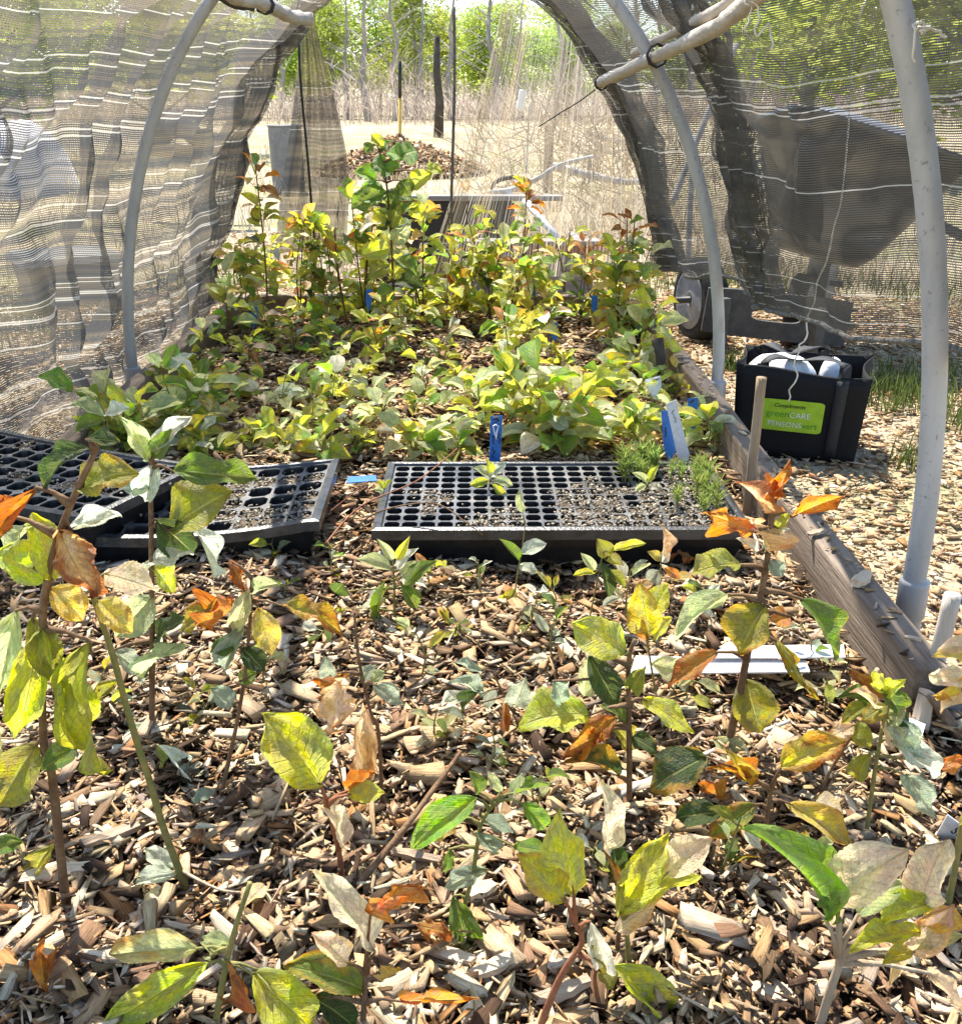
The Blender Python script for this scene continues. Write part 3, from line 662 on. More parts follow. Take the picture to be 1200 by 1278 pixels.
def pleat(root, grid, i0, i1, out, side, mat, n=30, j0=0, j1=None, fr=5.0, amp=.014):
    # a doubled fold of the cloth lying against it
    nv = len(grid[0]); j1 = j1 or nv; O = Vector(root.location); vs, fs = [], []; cols = []
    for i in range(n):
        s = i / (n - 1); colm = []
        for j in range(j0, j1):
            k = i0 + (i1 - i0) * s * (1 if i1 == len(grid) - 1 else .55 + .75 * abs(noise.noise(Vector((j * .09, i0 * .7, 3))))) + (0 if i1 == len(grid) - 1 else 7.5 * noise.noise(Vector((j * .055, i0 * .37, 1))) + 2.0 * noise.noise(Vector((j * .2, i0 * .3, 5)))); k = min(max(k, 0), len(grid) - 1.01)
            a = int(k); b = min(a + 1, len(grid) - 1); q = grid[a][j].lerp(grid[b][j], k - a); t = j / nv
            w_ = math.sin(s * fr * 6.283 + 2.2 * noise.noise(Vector((s * 2, t * 3, i0)))) * amp
            colm.append(q + Vector((side * (out + w_), .012 * math.cos(s * fr * 6.283) + .02 * noise.noise(Vector((t * 3, s, i1))), 0)) - O)
        cols.append(colm)
    m_ = len(cols[0])
    for c_ in cols: vs += c_
    for i in range(n - 1):
        for j in range(m_ - 1): fs.append((i * m_ + j, i * m_ + j + 1, (i + 1) * m_ + j + 1, (i + 1) * m_ + j))
    ob = mesh_obj('fold', vs, fs, mat, root, True); uvl = ob.data.uv_layers.new(name='UVMap')
    for l in ob.data.loops:
        p = vs[l.vertex_index]; uvl.data[l.index].uv = ((l.vertex_index // m_) * .006, (l.vertex_index % m_) * .0150)
    return ob
iy = lambda g, y: min(range(len(g)), key=lambda i: abs(g[i][len(g[0]) // 2].y - y))
pleat(clR, gR, iy(gR, 1.86), iy(gR, 2.12), .012, 1, M['cloth_r'])
pleat(clR, gR, iy(gR, .86), iy(gR, 1.11), .010, -1, M['cloth_r'], fr=4)
pleat(clR, gR, iy(gR, 2.92), len(gR) - 1, .014, 1, M['cloth_r'], fr=3)
pleat(clR, gR, iy(gR, 3.08), len(gR) - 1, -.012, 1, M['cloth_r'], fr=3)
pleat(clL, gL, iy(gL, 2.95), len(gL) - 1, .014, -1, M['cloth_l'], fr=3)
pleat(clL, gL, iy(gL, 3.10), len(gL) - 1, -.010, -1, M['cloth_l'], fr=2)
# the end net, a gathered drape on the left and a sheer streaked net on the right
g = []
for i in range(46):
    s = i / 45; colm = []
    for j in range(40):
        t = j / 39; py = -30 + 345 * t
        xl = 372 - 22 * t + 6 * math.sin(t * 5); xr = 388 + 8 * t + 42 * math.sin(min(t / .78, 1) * 1.57) ** 2 * (1 if t < .78 else 1 - .75 * (t - .78))
        px = xl + (xr - xl) * s; Y = 3.33 + .022 * math.sin(s * 22 + t * 3) * (.5 + t) + .01 * noise.noise(Vector((s * 6, t * 4, 2)))
        colm.append(PY(px, py, Y))
    g.append(colm)
sheet('end_drape', g, M['cloth_end'], 'gathered grey net drape at the far left of the open end', 'net')
g = []
for i in range(60):
    s = i / 59; colm = []
    for j in range(34):
        t = j / 33; py = -30 + 375 * t
        xt = 630 + 170 * s; xb = 530 + 280 * s
        px = xt + (xb - xt) * t ** 1.3; Y = 3.36 + .02 * math.sin(s * 30 + 2 * t) * t + .015 * noise.noise(Vector((s * 5, t * 2, 7)))
        colm.append(PY(px, py, Y))
    g.append(colm)
sheet('end_net', g, M['sheer'], 'sheer streaked net hanging over the right part of the far end', 'net')
cord('net_cord', [PY(566, 8, 3.34), PY(567, 90, 3.34), PY(565, 180, 3.34), PY(563, 260, 3.34), PY(565, 345, 3.34)], .0052, simple('dark_rope', (.14, .12, .10), (.26, .23, .20), 40, .9, .5, .1), 'dark upright rod in the middle of the far end', 'rod')
cord('net_cord', [PY(372, -10, 3.30), PY(374, 90, 3.30), PY(384, 200, 3.30), PY(392, 300, 3.30), PY(395, 320, 3.30)], .004, M['darkstring'], 'thin dark cord down the gathered drape', 'cord')

# ------------------------------------------------------------------ things behind the bed
def on_ground(px, py): return PZ(px, py, GZ)
# bin
b = on_ground(361, 240); s = zc(b) / F
root = empty('bin', (b.x, b.y, GZ)); tag(root, 'dark grey round bin standing on the grass behind the left cloth', 'bin')
m = MB(); rr, hh = 20.5 * s, 73 * s * 1.06
m.tube([(0, 0, 0), (0, 0, .01), (0, 0, hh * .97), (0, 0, hh), (0, 0, hh), (0, 0, hh * .1)], [rr * .95, rr * .96, rr * .985, rr, rr * .93, rr * .9], 28, True); m.build('body', M['bin'], root, True)
m = MB(); m.tube([(rr * math.cos(a) * 1.02, rr * math.sin(a) * 1.02, hh) for a in [i * math.pi / 12 for i in range(25)]], rr * .05, 6, False); m.build('lip', M['bin'], root, True)
# heap of chips with a shovel
hp = on_ground(498, 222); hv, hf = [], []
for j in range(21):
    for i in range(31):
        u, v = i / 30 * 2 - 1, j / 20 * 2 - 1; d = math.sqrt(u * u + v * v)
        z = .42 * max(0, 1 - d) ** .8 * (1 + .35 * noise.noise(Vector((u * 3, v * 3, 1)))) + .03 * noise.noise(Vector((u * 11, v * 11, 4))) * max(0, 1 - d)
        hv.append((u * 1.05, v * 1.1, z - .02))
for j in range(20):
    for i in range(30): k = j * 31 + i; hf.append((k, k + 1, k + 32, k + 31))
heap = empty('chip_heap', (hp.x, hp.y + .7, GZ)); tag(heap, 'heap of wood chips and soil behind the bed with a tool standing in it', 'heap')
mesh_obj('core', hv, hf, simple('heap_soil', (.17, .12, .075), (.34, .25, .15), 9, .95, 1.0, .1, bdist=.03), heap, True)
n = 3500; a = r.uniform(0, 6.283, n); q = np.sqrt(r.uniform(0, 1, n)) * .97
hx, hy = q * np.cos(a) * 1.05, q * np.sin(a) * 1.1
hz = np.array([.42 * max(0, 1 - d) ** .8 * (1 + .35 * noise.noise(Vector((x / 1.05 * 3, y / 1.1 * 3, 1)))) for d, x, y in zip(q, hx, hy)])
L = r.uniform(.02, .09, n); W = L * r.uniform(.25, .6, n)
cc = chip_cloud('loose_chips', np.stack([hx, hy, hz], 1), L, W, W * .4, r.uniform(0, 6.28, n), r.normal(0, .5, n), r.normal(0, .5, n), pick_cols(n, [20, 20, 14, 10, 10, 10, 8, 6, 8, 4]), M['chip'], 12)
cc.parent = heap; cc['kind'] = 'stuff'
Ys = hp.y + .75; p0 = PY(499, 186, Ys); p1 = PY(499, 122, Ys); p2 = PY(499, 76, Ys)
root = empty('garden_tool', p0); tag(root, 'upright tool with yellow shaft and black grip stuck in the heap', 'garden tool')
m = MB(); m.tube([Vector((0, 0, -.25)), Vector((0, 0, 0)), p1 - p0], .019, 8); m.build('shaft', M['yellow'], root, True)
m = MB(); m.tube([p1 - p0, (p1 - p0).lerp(p2 - p0, .5), p2 - p0], [.021, .023, .021], 8); m.build('grip', M['blackplastic'], root, True)
# next raised bed: black lined box with a light rim board, red board, low grey boards
def flat_box(name, x0, x1, y0, y1, z0, z1, mat, parent, bev=.004):
    m = MB(); c = Vector(((x0 + x1) / 2, (y0 + y1) / 2, (z0 + z1) / 2)) - Vector(parent.location); m.box(c, (x1 - x0, y1 - y0, z1 - z0)); return bevel(m.build(name, mat, parent), bev)
Yb = 4.6; A = PY(466, 290, Yb); B = PY(642, 245, Yb)
root = empty('planter_box', ((A.x + B.x) / 2, Yb + .25, GZ)); tag(root, 'black sided planter box with a pale top board behind the bed', 'planter')
flat_box('side_panel', A.x, B.x, Yb, Yb + .03, GZ, B.z - .02, M['blackplastic'], root)
flat_box('side_panel', A.x, A.x + .03, Yb + .031, Yb + .6, GZ, B.z - .02, M['blackplastic'], root)
flat_box('side_panel', B.x - .03, B.x, Yb + .031, Yb + .6, GZ, B.z - .02, M['blackplastic'], root)
flat_box('top_board', A.x - .02, B.x + .22, Yb - .03, Yb + .06, B.z - .018, B.z + .005, M['boardgrey'], root)
flat_box('soil', A.x + .031, B.x - .031, Yb + .032, Yb + .6, GZ, B.z - .06, M['soil'], root)
Yb = 3.95; A = PY(560, 372, Yb); B = PY(742, 300, Yb)
root = empty('board_frame', ((A.x + B.x) / 2, Yb + .3, GZ)); tag(root, 'low frame of grey boards with a red edge just beyond the far net', 'garden frame')
flat_box('board', A.x, B.x, Yb, Yb + .035, GZ, B.z - .055, M['boardgrey'], root)
flat_box('board', A.x + .30, B.x + .12, Yb + .01, Yb + .05, B.z - .054, B.z - .02, M['redboard'], root)
flat_box('top_board', A.x + .02, B.x + .02, Yb - .02, Yb + .08, B.z - .019, B.z + .0, M['boardgrey'], root)
flat_box('board', B.x - .036, B.x, Yb + .036, Yb + .8, GZ, B.z - .058, M['boardgrey'], root)
Yb = 3.6; A = PY(522, 372, Yb); B = PY(572, 312, Yb)
root = empty('black_crate', ((A.x + B.x) / 2, Yb + .1, GZ)); tag(root, 'small black crate behind the plants in the middle of the far end', 'crate')
for (x0, x1, y0, y1) in ((A.x, B.x, Yb, Yb + .01), (A.x, B.x, Yb + .19, Yb + .2), (A.x, A.x + .01, Yb + .011, Yb + .189), (B.x - .01, B.x, Yb + .011, Yb + .189)): flat_box('side', x0, x1, y0, y1, GZ, B.z, M['blackplastic'], root, .002)
flat_box('rim', A.x - .01, B.x + .01, Yb - .012, Yb - .001, B.z - .02, B.z + .005, M['blackplastic'], root, .002)
flat_box('base', A.x + .011, B.x - .011, Yb + .011, Yb + .189, GZ, GZ + .01, M['blackplastic'], root, .002)
# sloping white strip leaning on it
pole('leaning_lath', [PY(655, 250, 4.4), PY(700, 302, 4.1)], .016, .016, M['tarp'], 'sloping white lath leaning beside the planter box', 'lath', 4, 0, 2)
def stick(name, px, y0, y1, rad, mat, label, cat, Y=None, n=7, lean=0.0):
    p = on_ground(px, y1); Y = Y or p.y; a = PY(px, y1, Y); c = PY(px + lean, y0, Y)
    a.z = min(a.z, GZ + .0) if Y == p.y else a.z
    return pole(name, [a - Vector((0, 0, .06)), a.lerp(c, .5), c], rad, rad * .9, mat, label, cat, n, .15, 3)
p = on_ground(683, 240)
root = MB(); c = PY(683, 156, p.y); root.box((0, 0, (c.z - GZ) / 2 - .05), (.085, .085, c.z - GZ + .1))
tag(bevel(root.build('fence_post', M['stake'], None, False, (p.x, p.y, GZ)), .006), 'square weathered wooden post right of the heap', 'post')
stick('garden_stake', 657, 132, 216, .012, M['deadwood'], 'pale thin stake left of the square post', 'stake', lean=3)
stick('garden_stake', 649, 112, 134, .10, M['tagwhite'], 'short white marker far out in the field', 'marker', Y=24.0, lean=4)
# dead branches at right of the far end
pole('dead_branch', [PY(612, 240, 6.2), PY(640, 236, 6.1), PY(672, 222, 6.0), PY(700, 205, 6.0), PY(740, 195, 6.2)], .020, .010, M['deadwood'], 'bleached fallen branch lying by the square post')
pole('dead_branch', [PY(690, 207, 7.2), PY(735, 218, 7.1), PY(775, 226, 7.0), PY(830, 226, 7.0)], .028, .020, M['deadwood'], 'thick bleached branch at the right behind the net')
pole('dead_branch', [PY(612, 236, 5.9), PY(620, 226, 5.9), PY(640, 221, 5.9), PY(655, 225, 5.9)], .012, .012, M['barkdark'], 'dark hose-like stick arched over the planter box')
pole('dead_branch', [PY(735, 165, 9), PY(765, 175, 8.8), PY(800, 178, 8.8), PY(840, 170, 9)], .03, .012, M['deadwood'], 'grey brushwood lying farther back on the right')
pole('dead_branch', [PY(738, 172, 9.2), PY(760, 190, 9), PY(795, 182, 9)], .03, .012, M['deadwood'], 'crooked pale stick in the brushwood on the right')
tw = MB(); r3 = random.Random(5)
for i in range(760):
    c = PY(r3.uniform(590, 930) if i % 3 else r3.uniform(690, 800), r3.uniform(150, 262), r3.uniform(6.5, 9)); c.z = max(c.z, GZ); d = Vector((r3.gauss(0, 1), r3.gauss(0, .6), abs(r3.gauss(0, .7)))).normalized() * r3.uniform(.12, .5)
    tw.tube([c, c + d * .5 + Vector((0, 0, .03)), c + d], [.004, .003, .0012], 3, False)
tag(tw.build('brushwood', M['grassdry']), 'tangle of dry stalks behind the right shade cloth', 'brushwood', kind='stuff')
# behind the left cloth: fallen dark log, tarp heap, grey tote
pole('log', [PY(195, 172, 7.2), PY(225, 160, 7.0), PY(262, 178, 6.9), PY(300, 186, 6.9)], .06, .07, M['barkdark'], 'dark crooked log lying behind the left shade cloth')
pole('log', [PY(180, 182, 7.4), PY(240, 190, 7.2), PY(310, 192, 7.2)], .05, .05, M['barkdark'], 'straight dark log under the crooked one behind the left cloth')
pole('log', [PY(252, 240, 6.9), PY(258, 205, 6.9), PY(268, 186, 6.9)], .055, .05, M['bark'], 'short upright stump carrying the dark logs', 'stump')
hv, hf = [], []; tc = on_ground(-75, 250)
for j in range(15):
    for i in range(25):
        u, v = i / 24 * 2 - 1, j / 14 * 2 - 1; e = max(0, (1 - u ** 4)) * max(0, (1 - v ** 4))
        hv.append((u * .80, v * .6, (.62 + .10 * noise.noise(Vector((u * 2.2, v * 2, 3))) + .12 * u) * e ** .35 - .02))
for j in range(14):
    for i in range(24): k = j * 25 + i; hf.append((k, k + 1, k + 26, k + 25))
tag(mesh_obj('tarp_heap', hv, hf, M['tarp'], None, True, (tc.x, tc.y + .6, GZ)), 'pale bluish tarp over a heap at the far left behind the cloth', 'tarp')
tb = on_ground(90, 372); m = MB()
root = empty('grey_tote', (tb.x, tb.y, GZ), .2); tag(root, 'low grey tote behind the lower left shade cloth', 'tote')
m.tube([(0, 0, 0), (0, 0, .16), (0, 0, .17)], [.24, .27, .29], 4); m.build('body', M['bin'], root)
m = MB(); m.tube([(0, 0, .171), (0, 0, .195)], [.30, .27], 4); m.build('lid', M['bin'], root)

# ------------------------------------------------------------------ garden cart
wc = PZ(862, 424, GZ)
cart = empty('garden_cart', (1.12, 3.35, GZ)); tag(cart, 'dark plastic tub garden cart parked behind the right shade cloth', 'garden cart')
CL = Vector(cart.location)
def rrect(wd, dp, rad, n=5):
    out = []
    for (sx, sy, a0) in ((1, 1, 0), (-1, 1, 90), (-1, -1, 180), (1, -1, 270)):
        for k in range(n + 1):
            a = R(a0 + 90 * k / n); out.append((sx * (wd / 2 - rad) + rad * math.cos(a), sy * (dp / 2 - rad) + rad * math.sin(a)))
    return out
def loft(rings):
    v, f = [], []; n = len(rings[0])
    for q in rings: v += q
    for i in range(len(rings) - 1):
        for k in range(n): k2 = (k + 1) % n; f.append((i * n + k, i * n + k2, (i + 1) * n + k2, (i + 1) * n + k))
    return v, f, n
MT = Matrix.Rotation(R(16), 3, 'Y') @ Matrix.Rotation(R(-6), 3, 'X')
prof = [(.24, .26, 0), (.30, .32, .04), (.53, .48, .30), (.57, .52, .36), (.63, .57, .365), (.64, .58, .385), (.57, .52, .39), (.51, .46, .34), (.28, .30, .06), (.22, .24, .04)]
rings = [[MT @ Vector((x, y, z)) + Vector((.02, .0, .30)) for x, y in rrect(wd, dp, .075)] for wd, dp, z in prof]
v, f, n = loft(rings); f += [tuple(reversed(range(n))), tuple(len(v) - n + k for k in range(n))]
mesh_obj('tub', v, f, M['tub'], cart, True)
# heaped load covered by a sheet, bluish sun sheen painted into its grey
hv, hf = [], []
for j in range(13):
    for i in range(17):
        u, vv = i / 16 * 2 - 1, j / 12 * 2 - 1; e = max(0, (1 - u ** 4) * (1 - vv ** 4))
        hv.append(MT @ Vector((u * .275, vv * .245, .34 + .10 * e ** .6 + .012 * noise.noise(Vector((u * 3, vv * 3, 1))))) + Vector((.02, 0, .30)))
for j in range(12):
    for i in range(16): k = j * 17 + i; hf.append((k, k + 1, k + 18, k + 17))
mesh_obj('cover', hv, hf, simple('sheen_sheet', (.20, .215, .25), (.34, .36, .41), 12, .3, .3, .6), cart, True)
def wheel(x, y, rad, wd, rz):
    root = cart; c = Vector((x, y, GZ + rad)) - CL; Mz = Matrix.Rotation(rz, 3, 'Z')
    def lathe(profile, nm, mat, par):
        v, f = [], []; N = 28
        for i in range(N):
            a = 2 * math.pi * i / N
            for (q, rr) in profile: v.append(Mz @ Vector((q, rr * math.cos(a), rr * math.sin(a))) + (c if par is root else Vector()))
        k = len(profile)
        for i in range(N):
            for j in range(k): f.append((i * k + j, i * k + (j + 1) % k, ((i + 1) % N) * k + (j + 1) % k, ((i + 1) % N) * k + j))
        return mesh_obj(nm, v, f, mat, par, True)
    t = lathe([(-wd / 2, rad * .68), (-wd / 2, rad * .90), (-wd * .3, rad), (wd * .3, rad), (wd / 2, rad * .90), (wd / 2, rad * .68)], 'wheel', M['tyre'], root)
    me = lathe([(-wd * .46, 0.012), (-wd * .50, rad * .2), (-wd * .30, rad * .45), (-wd * .54, rad * .70), (wd * .54, rad * .70), (wd * .3, rad * .45), (wd * .5, rad * .2), (wd * .46, .012)], 'rim', M['rim'], t)
    for q in me.data.vertices: q.co = q.co + c
    mb = MB(); mb.tube([Mz @ Vector((-wd * 1.1, 0, 0)) + c, Mz @ Vector((wd * 1.1, 0, 0)) + c], rad * .08, 8); mb.build('axle', M['frame'], t, True)
wheel(wc.x + .02, wc.y, .145, .085, R(14))
wheel(wc.x + .56, wc.y + .35, .145, .075, R(-28))
wheel(wc.x + .34, wc.y - .10, .125, .06, R(-28))
# slotted frame plate
def plate(c, wd, ht, th, slot, rz, tilt):
    Mx = Matrix.Rotation(rz, 3, 'Z') @ Matrix.Rotation(tilt, 3, 'Y'); N = 32; v, f = [], []
    for s in (-1, 1):
        for i in range(N):
            a = 2 * math.pi * i / N + .1; ca, sa = math.cos(a), math.sin(a); k = 1 / max(abs(ca) / (wd / 2), abs(sa) / (ht / 2)); v.append(Mx @ Vector((ca * k, s * th / 2, sa * k)) + c)
        for i in range(N):
            a = 2 * math.pi * i / N + .1; ca, sa = math.cos(a), math.sin(a); v.append(Mx @ Vector((slot[0] / 2 * math.copysign(abs(ca) ** .5, ca), s * th / 2, slot[1] / 2 * math.copysign(abs(sa) ** .7, sa))) + c)
    for i in range(N):
        k = (i + 1) % N; f += [(i, k, N + k, N + i), (2 * N + i, 3 * N + i, 3 * N + k, 2 * N + k), (i, 2 * N + i, 2 * N + k, k), (N + i, N + k, 3 * N + k, 3 * N + i)]
    return mesh_obj('frame_plate', v, f, M['frame'], cart)
fp = PY(968, 395, 3.12)
plate(fp - CL, .46, .15, .02, (.16, .035), R(-6), R(5))
for (px, py0, py1, Y, rad) in ((905, 372, 445, 3.05, .018), (1022, 385, 470, 2.95, .022), (985, 405, 440, 3.3, .02)):
    a = PY(px, py0, Y); bq = PY(px - 8, py1, Y); bq.z = GZ
    m = MB(); m.tube([a - CL, (a + bq) / 2 - CL, bq - CL], rad, 4); m.build('leg', M['frame'], cart)
m = MB(); m.tube(smooth_path([Vector((.26, .06, .52)), Vector((.42, -.05, .40)), Vector((.70, -.15, .30))], 4), .017, 8); m.build('handle', M['frame'], cart, True)
# pale tripod of laths behind the right cloth
pole('garden_stake', [PY(838, 255, 4.2), PY(868, 178, 4.3), PY(918, 55, 4.5)], .014, .014, M['deadwood'], 'pale slanting stake behind the right shade cloth', 'stake', 8, .1)
pole('garden_stake', [PY(858, 330, 4.2), PY(862, 230, 4.3), PY(864, 170, 4.4)], .014, .012, M['deadwood'], 'pale upright stake behind the right shade cloth', 'stake', 8, .1)

# ------------------------------------------------------------------ black bag
FR, FL_ = Vector((.867, 2.11, GZ)), Vector((.612, 2.205, GZ))
ex = (FR - FL_).normalized(); ey = Vector((-ex.y, ex.x, 0)); bw = (FR - FL_).length
bag = empty('shopping_bag', (FL_ + FR) / 2 + ey * .08); tag(bag, 'black fabric shopping bag with a lime green printed label on the path', 'bag')
BO = Vector(bag.location)
bh, bd = .222, .17
def bp(s, d, z, bulge=0.0): # s 0..1 along the front, d depth, z height
    flare = 1 + .10 * z / bh; c = (FL_ + FR) / 2
    return c + ex * ((s - .5) * bw * flare) + ey * (d * bd + (0 if 0 < d < 1 else (-.010 if d == 0 else .01) * (z / bh))) + Vector((0, 0, z)) - BO
def panel(name, f0, nu, nv, mat, par, th=.0025):
    v, f = [], []
    for j in range(nv + 1):
        for i in range(nu + 1): v.append(f0(i / nu, j / nv))
    for j in range(nv):
        for i in range(nu): k = j * (nu + 1) + i; f.append((k, k + 1, k + nu + 2, k + nu + 1))
    o = mesh_obj(name, v, f, mat, par, True); s = o.modifiers.new('thickness', 'SOLIDIFY'); s.thickness = th; s.offset = 0; return o
wr = lambda u, v, k: .004 * noise.noise(Vector((u * 3 + k, v * 3, k)))
panel('front_panel', lambda u, v: bp(u, 0, v * (bh - .012 * u + .004 * math.sin(u * 7)), ) + ey * wr(u, v, 1), 14, 8, M['blackcloth'], bag)
panel('back_panel', lambda u, v: bp(u, 1, v * (bh + .004 * math.sin(u * 6 + 1))) + ey * wr(u, v, 2), 14, 8, M['blackcloth'], bag)
panel('side_panel', lambda u, v: bp(0, u if 0 < u < 1 else (0.001 if u == 0 else .999), v * bh) + ex * (.012 * math.sin(u * math.pi) * v), 8, 8, M['blackcloth'], bag)
panel('side_panel', lambda u, v: bp(1, u if 0 < u < 1 else (0.001 if u == 0 else .999), v * (bh - .012 * (1 - u))) - ex * (.02 * math.sin(u * math.pi) * v), 8, 8, M['blackcloth'], bag)
panel('base', lambda u, v: bp(u, .02 + .96 * v, .003), 4, 4, M['blackcloth'], bag)
# straps
for d, x0, x1 in ((0, .20, .80), (1, .14, .62)):
    n_ = ey * (-.004 if d == 0 else .004)
    panel('strap', lambda u, v: bp(x1 - .045 + .09 * u, d, .02 + v * (bh - .04)) + n_ * 1.6, 2, 8, M['bagtrim'], bag, .002)
    pts = [bp(x0, d, bh - .03) + n_, bp(x0 + .03, d, bh + .012) + ey * (.02 if d == 0 else -.02), bp((x0 + x1) / 2, .35 if d == 0 else .7, bh + .006), bp(x1 - .03, d, bh + .018) + ey * (.02 if d == 0 else -.02), bp(x1, d, bh - .03) + n_]
    pth = smooth_path(pts, 6); v, f = [], []
    for i, p in enumerate(pth):
        tt = (pth[min(i + 1, len(pth) - 1)] - pth[max(i - 1, 0)]).normalized(); sd_ = tt.cross(Vector((0, 0, 1)) if abs(tt.z) < .8 else ey).normalized() * .013
        if sd_.dot(ey) < 0: sd_ = -sd_
        v += [p - sd_, p + sd_ + Vector((0, 0, .006 * math.sin(i)))]
        if i: f.append((2 * i - 2, 2 * i - 1, 2 * i + 1, 2 * i))
    o = mesh_obj('handle', v, f, M['bagtrim'], bag, True); s = o.modifiers.new('thickness', 'SOLIDIFY'); s.thickness = .002
# white contents
for (s0, d0, rx, ry, h) in ((.30, .5, .085, .06, .232), (.72, .70, .03, .03, .225)):
    hv, hf = [], []; c0 = bp(s0, d0, 0)
    for j in range(9):
        for i in range(18):
            a = 2 * math.pi * i / 18; k = j / 8; q = math.cos(k * 1.5)
            hv.append(c0 + ex * (rx * q * math.cos(a)) + ey * (ry * q * math.sin(a)) + Vector((0, 0, h - .06 + .06 * math.sin(k * 1.57) + .008 * noise.noise(Vector((a, k * 4, s0 * 9))))))
    for j in range(8):
        for i in range(18): hf.append((j * 18 + i, j * 18 + (i + 1) % 18, (j + 1) * 18 + (i + 1) % 18, (j + 1) * 18 + i))
    o = mesh_obj('wrapped_parcel', [q + BO - (BO + c0) for q in hv], hf, M['paper'], None, True, BO + c0)
    tag(o, 'white wrapped parcel inside the left of the black bag' if s0 < .5 else 'small white packet sticking out of the right of the black bag', 'parcel')
# printed label
def front(s, z, out): return bp(s, 0, z) - ey * out + ey * 0
lab_s0, lab_s1, lz0, lz1 = .21, .70, .072, .148
pts = []
for (x, y) in rrect(1, 1, .09, 4): pts.append((x, y))
v = [front(lab_s0 + (lab_s1 - lab_s0) * (x + .5), lz0 + (lz1 - lz0) * (y + .5) , .0075) for x, y in pts]
lab = mesh_obj('printed_label', v, [tuple(reversed(range(len(v))))], M['lime'], bag)
def text_mesh(txt, name, size, origin, xa, ya, mat, parent, shear=0.0, off=0.0):
    c = bpy.data.curves.new('t', 'FONT'); c.body = txt; c.size = size; c.shear = shear; c.offset = off; c.resolution_u = 3
    o = bpy.data.objects.new('t', c); me = bpy.data.meshes.new_from_object(o); bpy.data.objects.remove(o)
    xa = xa.normalized(); ya = (ya - xa * ya.dot(xa)).normalized()
    for q in me.vertices: q.co = origin + xa * q.co.x + ya * q.co.y
    me.name = name; me.materials.clear(); me.materials.append(mat)
    wdt = max((q.co - origin).dot(xa) for q in me.vertices) if me.vertices else 0
    return link(bpy.data.objects.new(name, me), parent), wdt
xa = front(lab_s1, lz0, 0) - front(lab_s0, lz0, 0); ya = front(lab_s0, lz1, 0) - front(lab_s0, lz0, 0)
LW = xa.length
def lt(txt, fx, fz, size, mat, shear=0.0, off=0.0):
    return text_mesh(txt, 'lettering', size, front(lab_s0 + (lab_s1 - lab_s0) * fx, lz0 + (lz1 - lz0) * fz, .0084 + .0006 * (txt == 'CARE')), xa, ya, mat, lab, shear, off)
lt('Compliments', .20, .76, .0130, M['printblack'], .35, .0001)
_, wd = lt('green', .09, .45, .0230, M['printgreen'], 0, -.0001)
lt('CARE', .09 + (wd + .0008) / LW, .45, .0190, M['printwhite'])
_, wd = lt('PENSONS', .12, .14, .0180, M['printwhite'], 0, -.0001)
lt('vert', .12 + (wd + .0008) / LW, .14, .0205, M['printgreen'])

# ------------------------------------------------------------------ stakes, tags, loose bits round the bed
def stake(pt, pb, rad, mat, label, Y):
    a, b = PY(*pb, Y), PY(*pt, Y)
    return pole('wooden_stake', [a + (a - b).normalized() * .12, a, a.lerp(b, .5), b], rad, rad * .95, mat, label, 'stake', 9, .12, 3)
stake((950, 471), (937, 592), .0085, M['stake'], 'round brown wooden stake beside the tray and the black bag', 1.50)
stake((1189, 742), (1155, 880), .0098, M['stakewhite'], 'pale stake standing at the near end of the right board', .93)
pz = PZ(822, 470, 0.0)
pole('wooden_stake', [PY(825, 480, 2.2) - Vector((0, 0, .1)), PY(825, 470, 2.2), PY(824, 445, 2.2), PY(820, 424, 2.22)], .011, .013, M['barkdark'], 'short dark stub of a stake at the right board', 'stake', 8, .3, 3)
# joint bits near the end of the right board
def block(name, corners_px, Y, th, mat, label, cat, depth=.05):
    a = [PY(*c, Y) for c in corners_px]; o = sum(a, Vector()) / len(a); n = len(a)
    v = [p - o for p in a] + [p - o + Vector((0, depth, -.01)) for p in a]
    f = [tuple(range(n)), tuple(reversed(range(n, 2 * n)))] + [(i, n + i, n + (i + 1) % n, (i + 1) % n) for i in range(n)]
    ob = mesh_obj(name, v, f, mat, None, False, o); bm = bmesh.new(); bm.from_mesh(ob.data); bmesh.ops.recalc_face_normals(bm, faces=bm.faces); bm.to_mesh(ob.data); bm.free()
    return tag(bevel(ob, .002), label, cat)
block('corner_block', [(1146, 905), (1158, 860), (1168, 866), (1160, 915)], .86, .02, M['stakewhite'], 'short split wooden peg at the end of the right board', 'peg', .02)
block('corner_block', [(1160, 872), (1172, 870), (1206, 918), (1196, 925)], .85, .02, M['board'], 'dark wooden offcut leaning at the bottom right corner', 'offcut', .03)
block('corner_block', [(1172, 872), (1210, 850), (1210, 922)], .88, .02, M['bin'], 'grey plate edge at the right border below the pale stake', 'plate', .02)
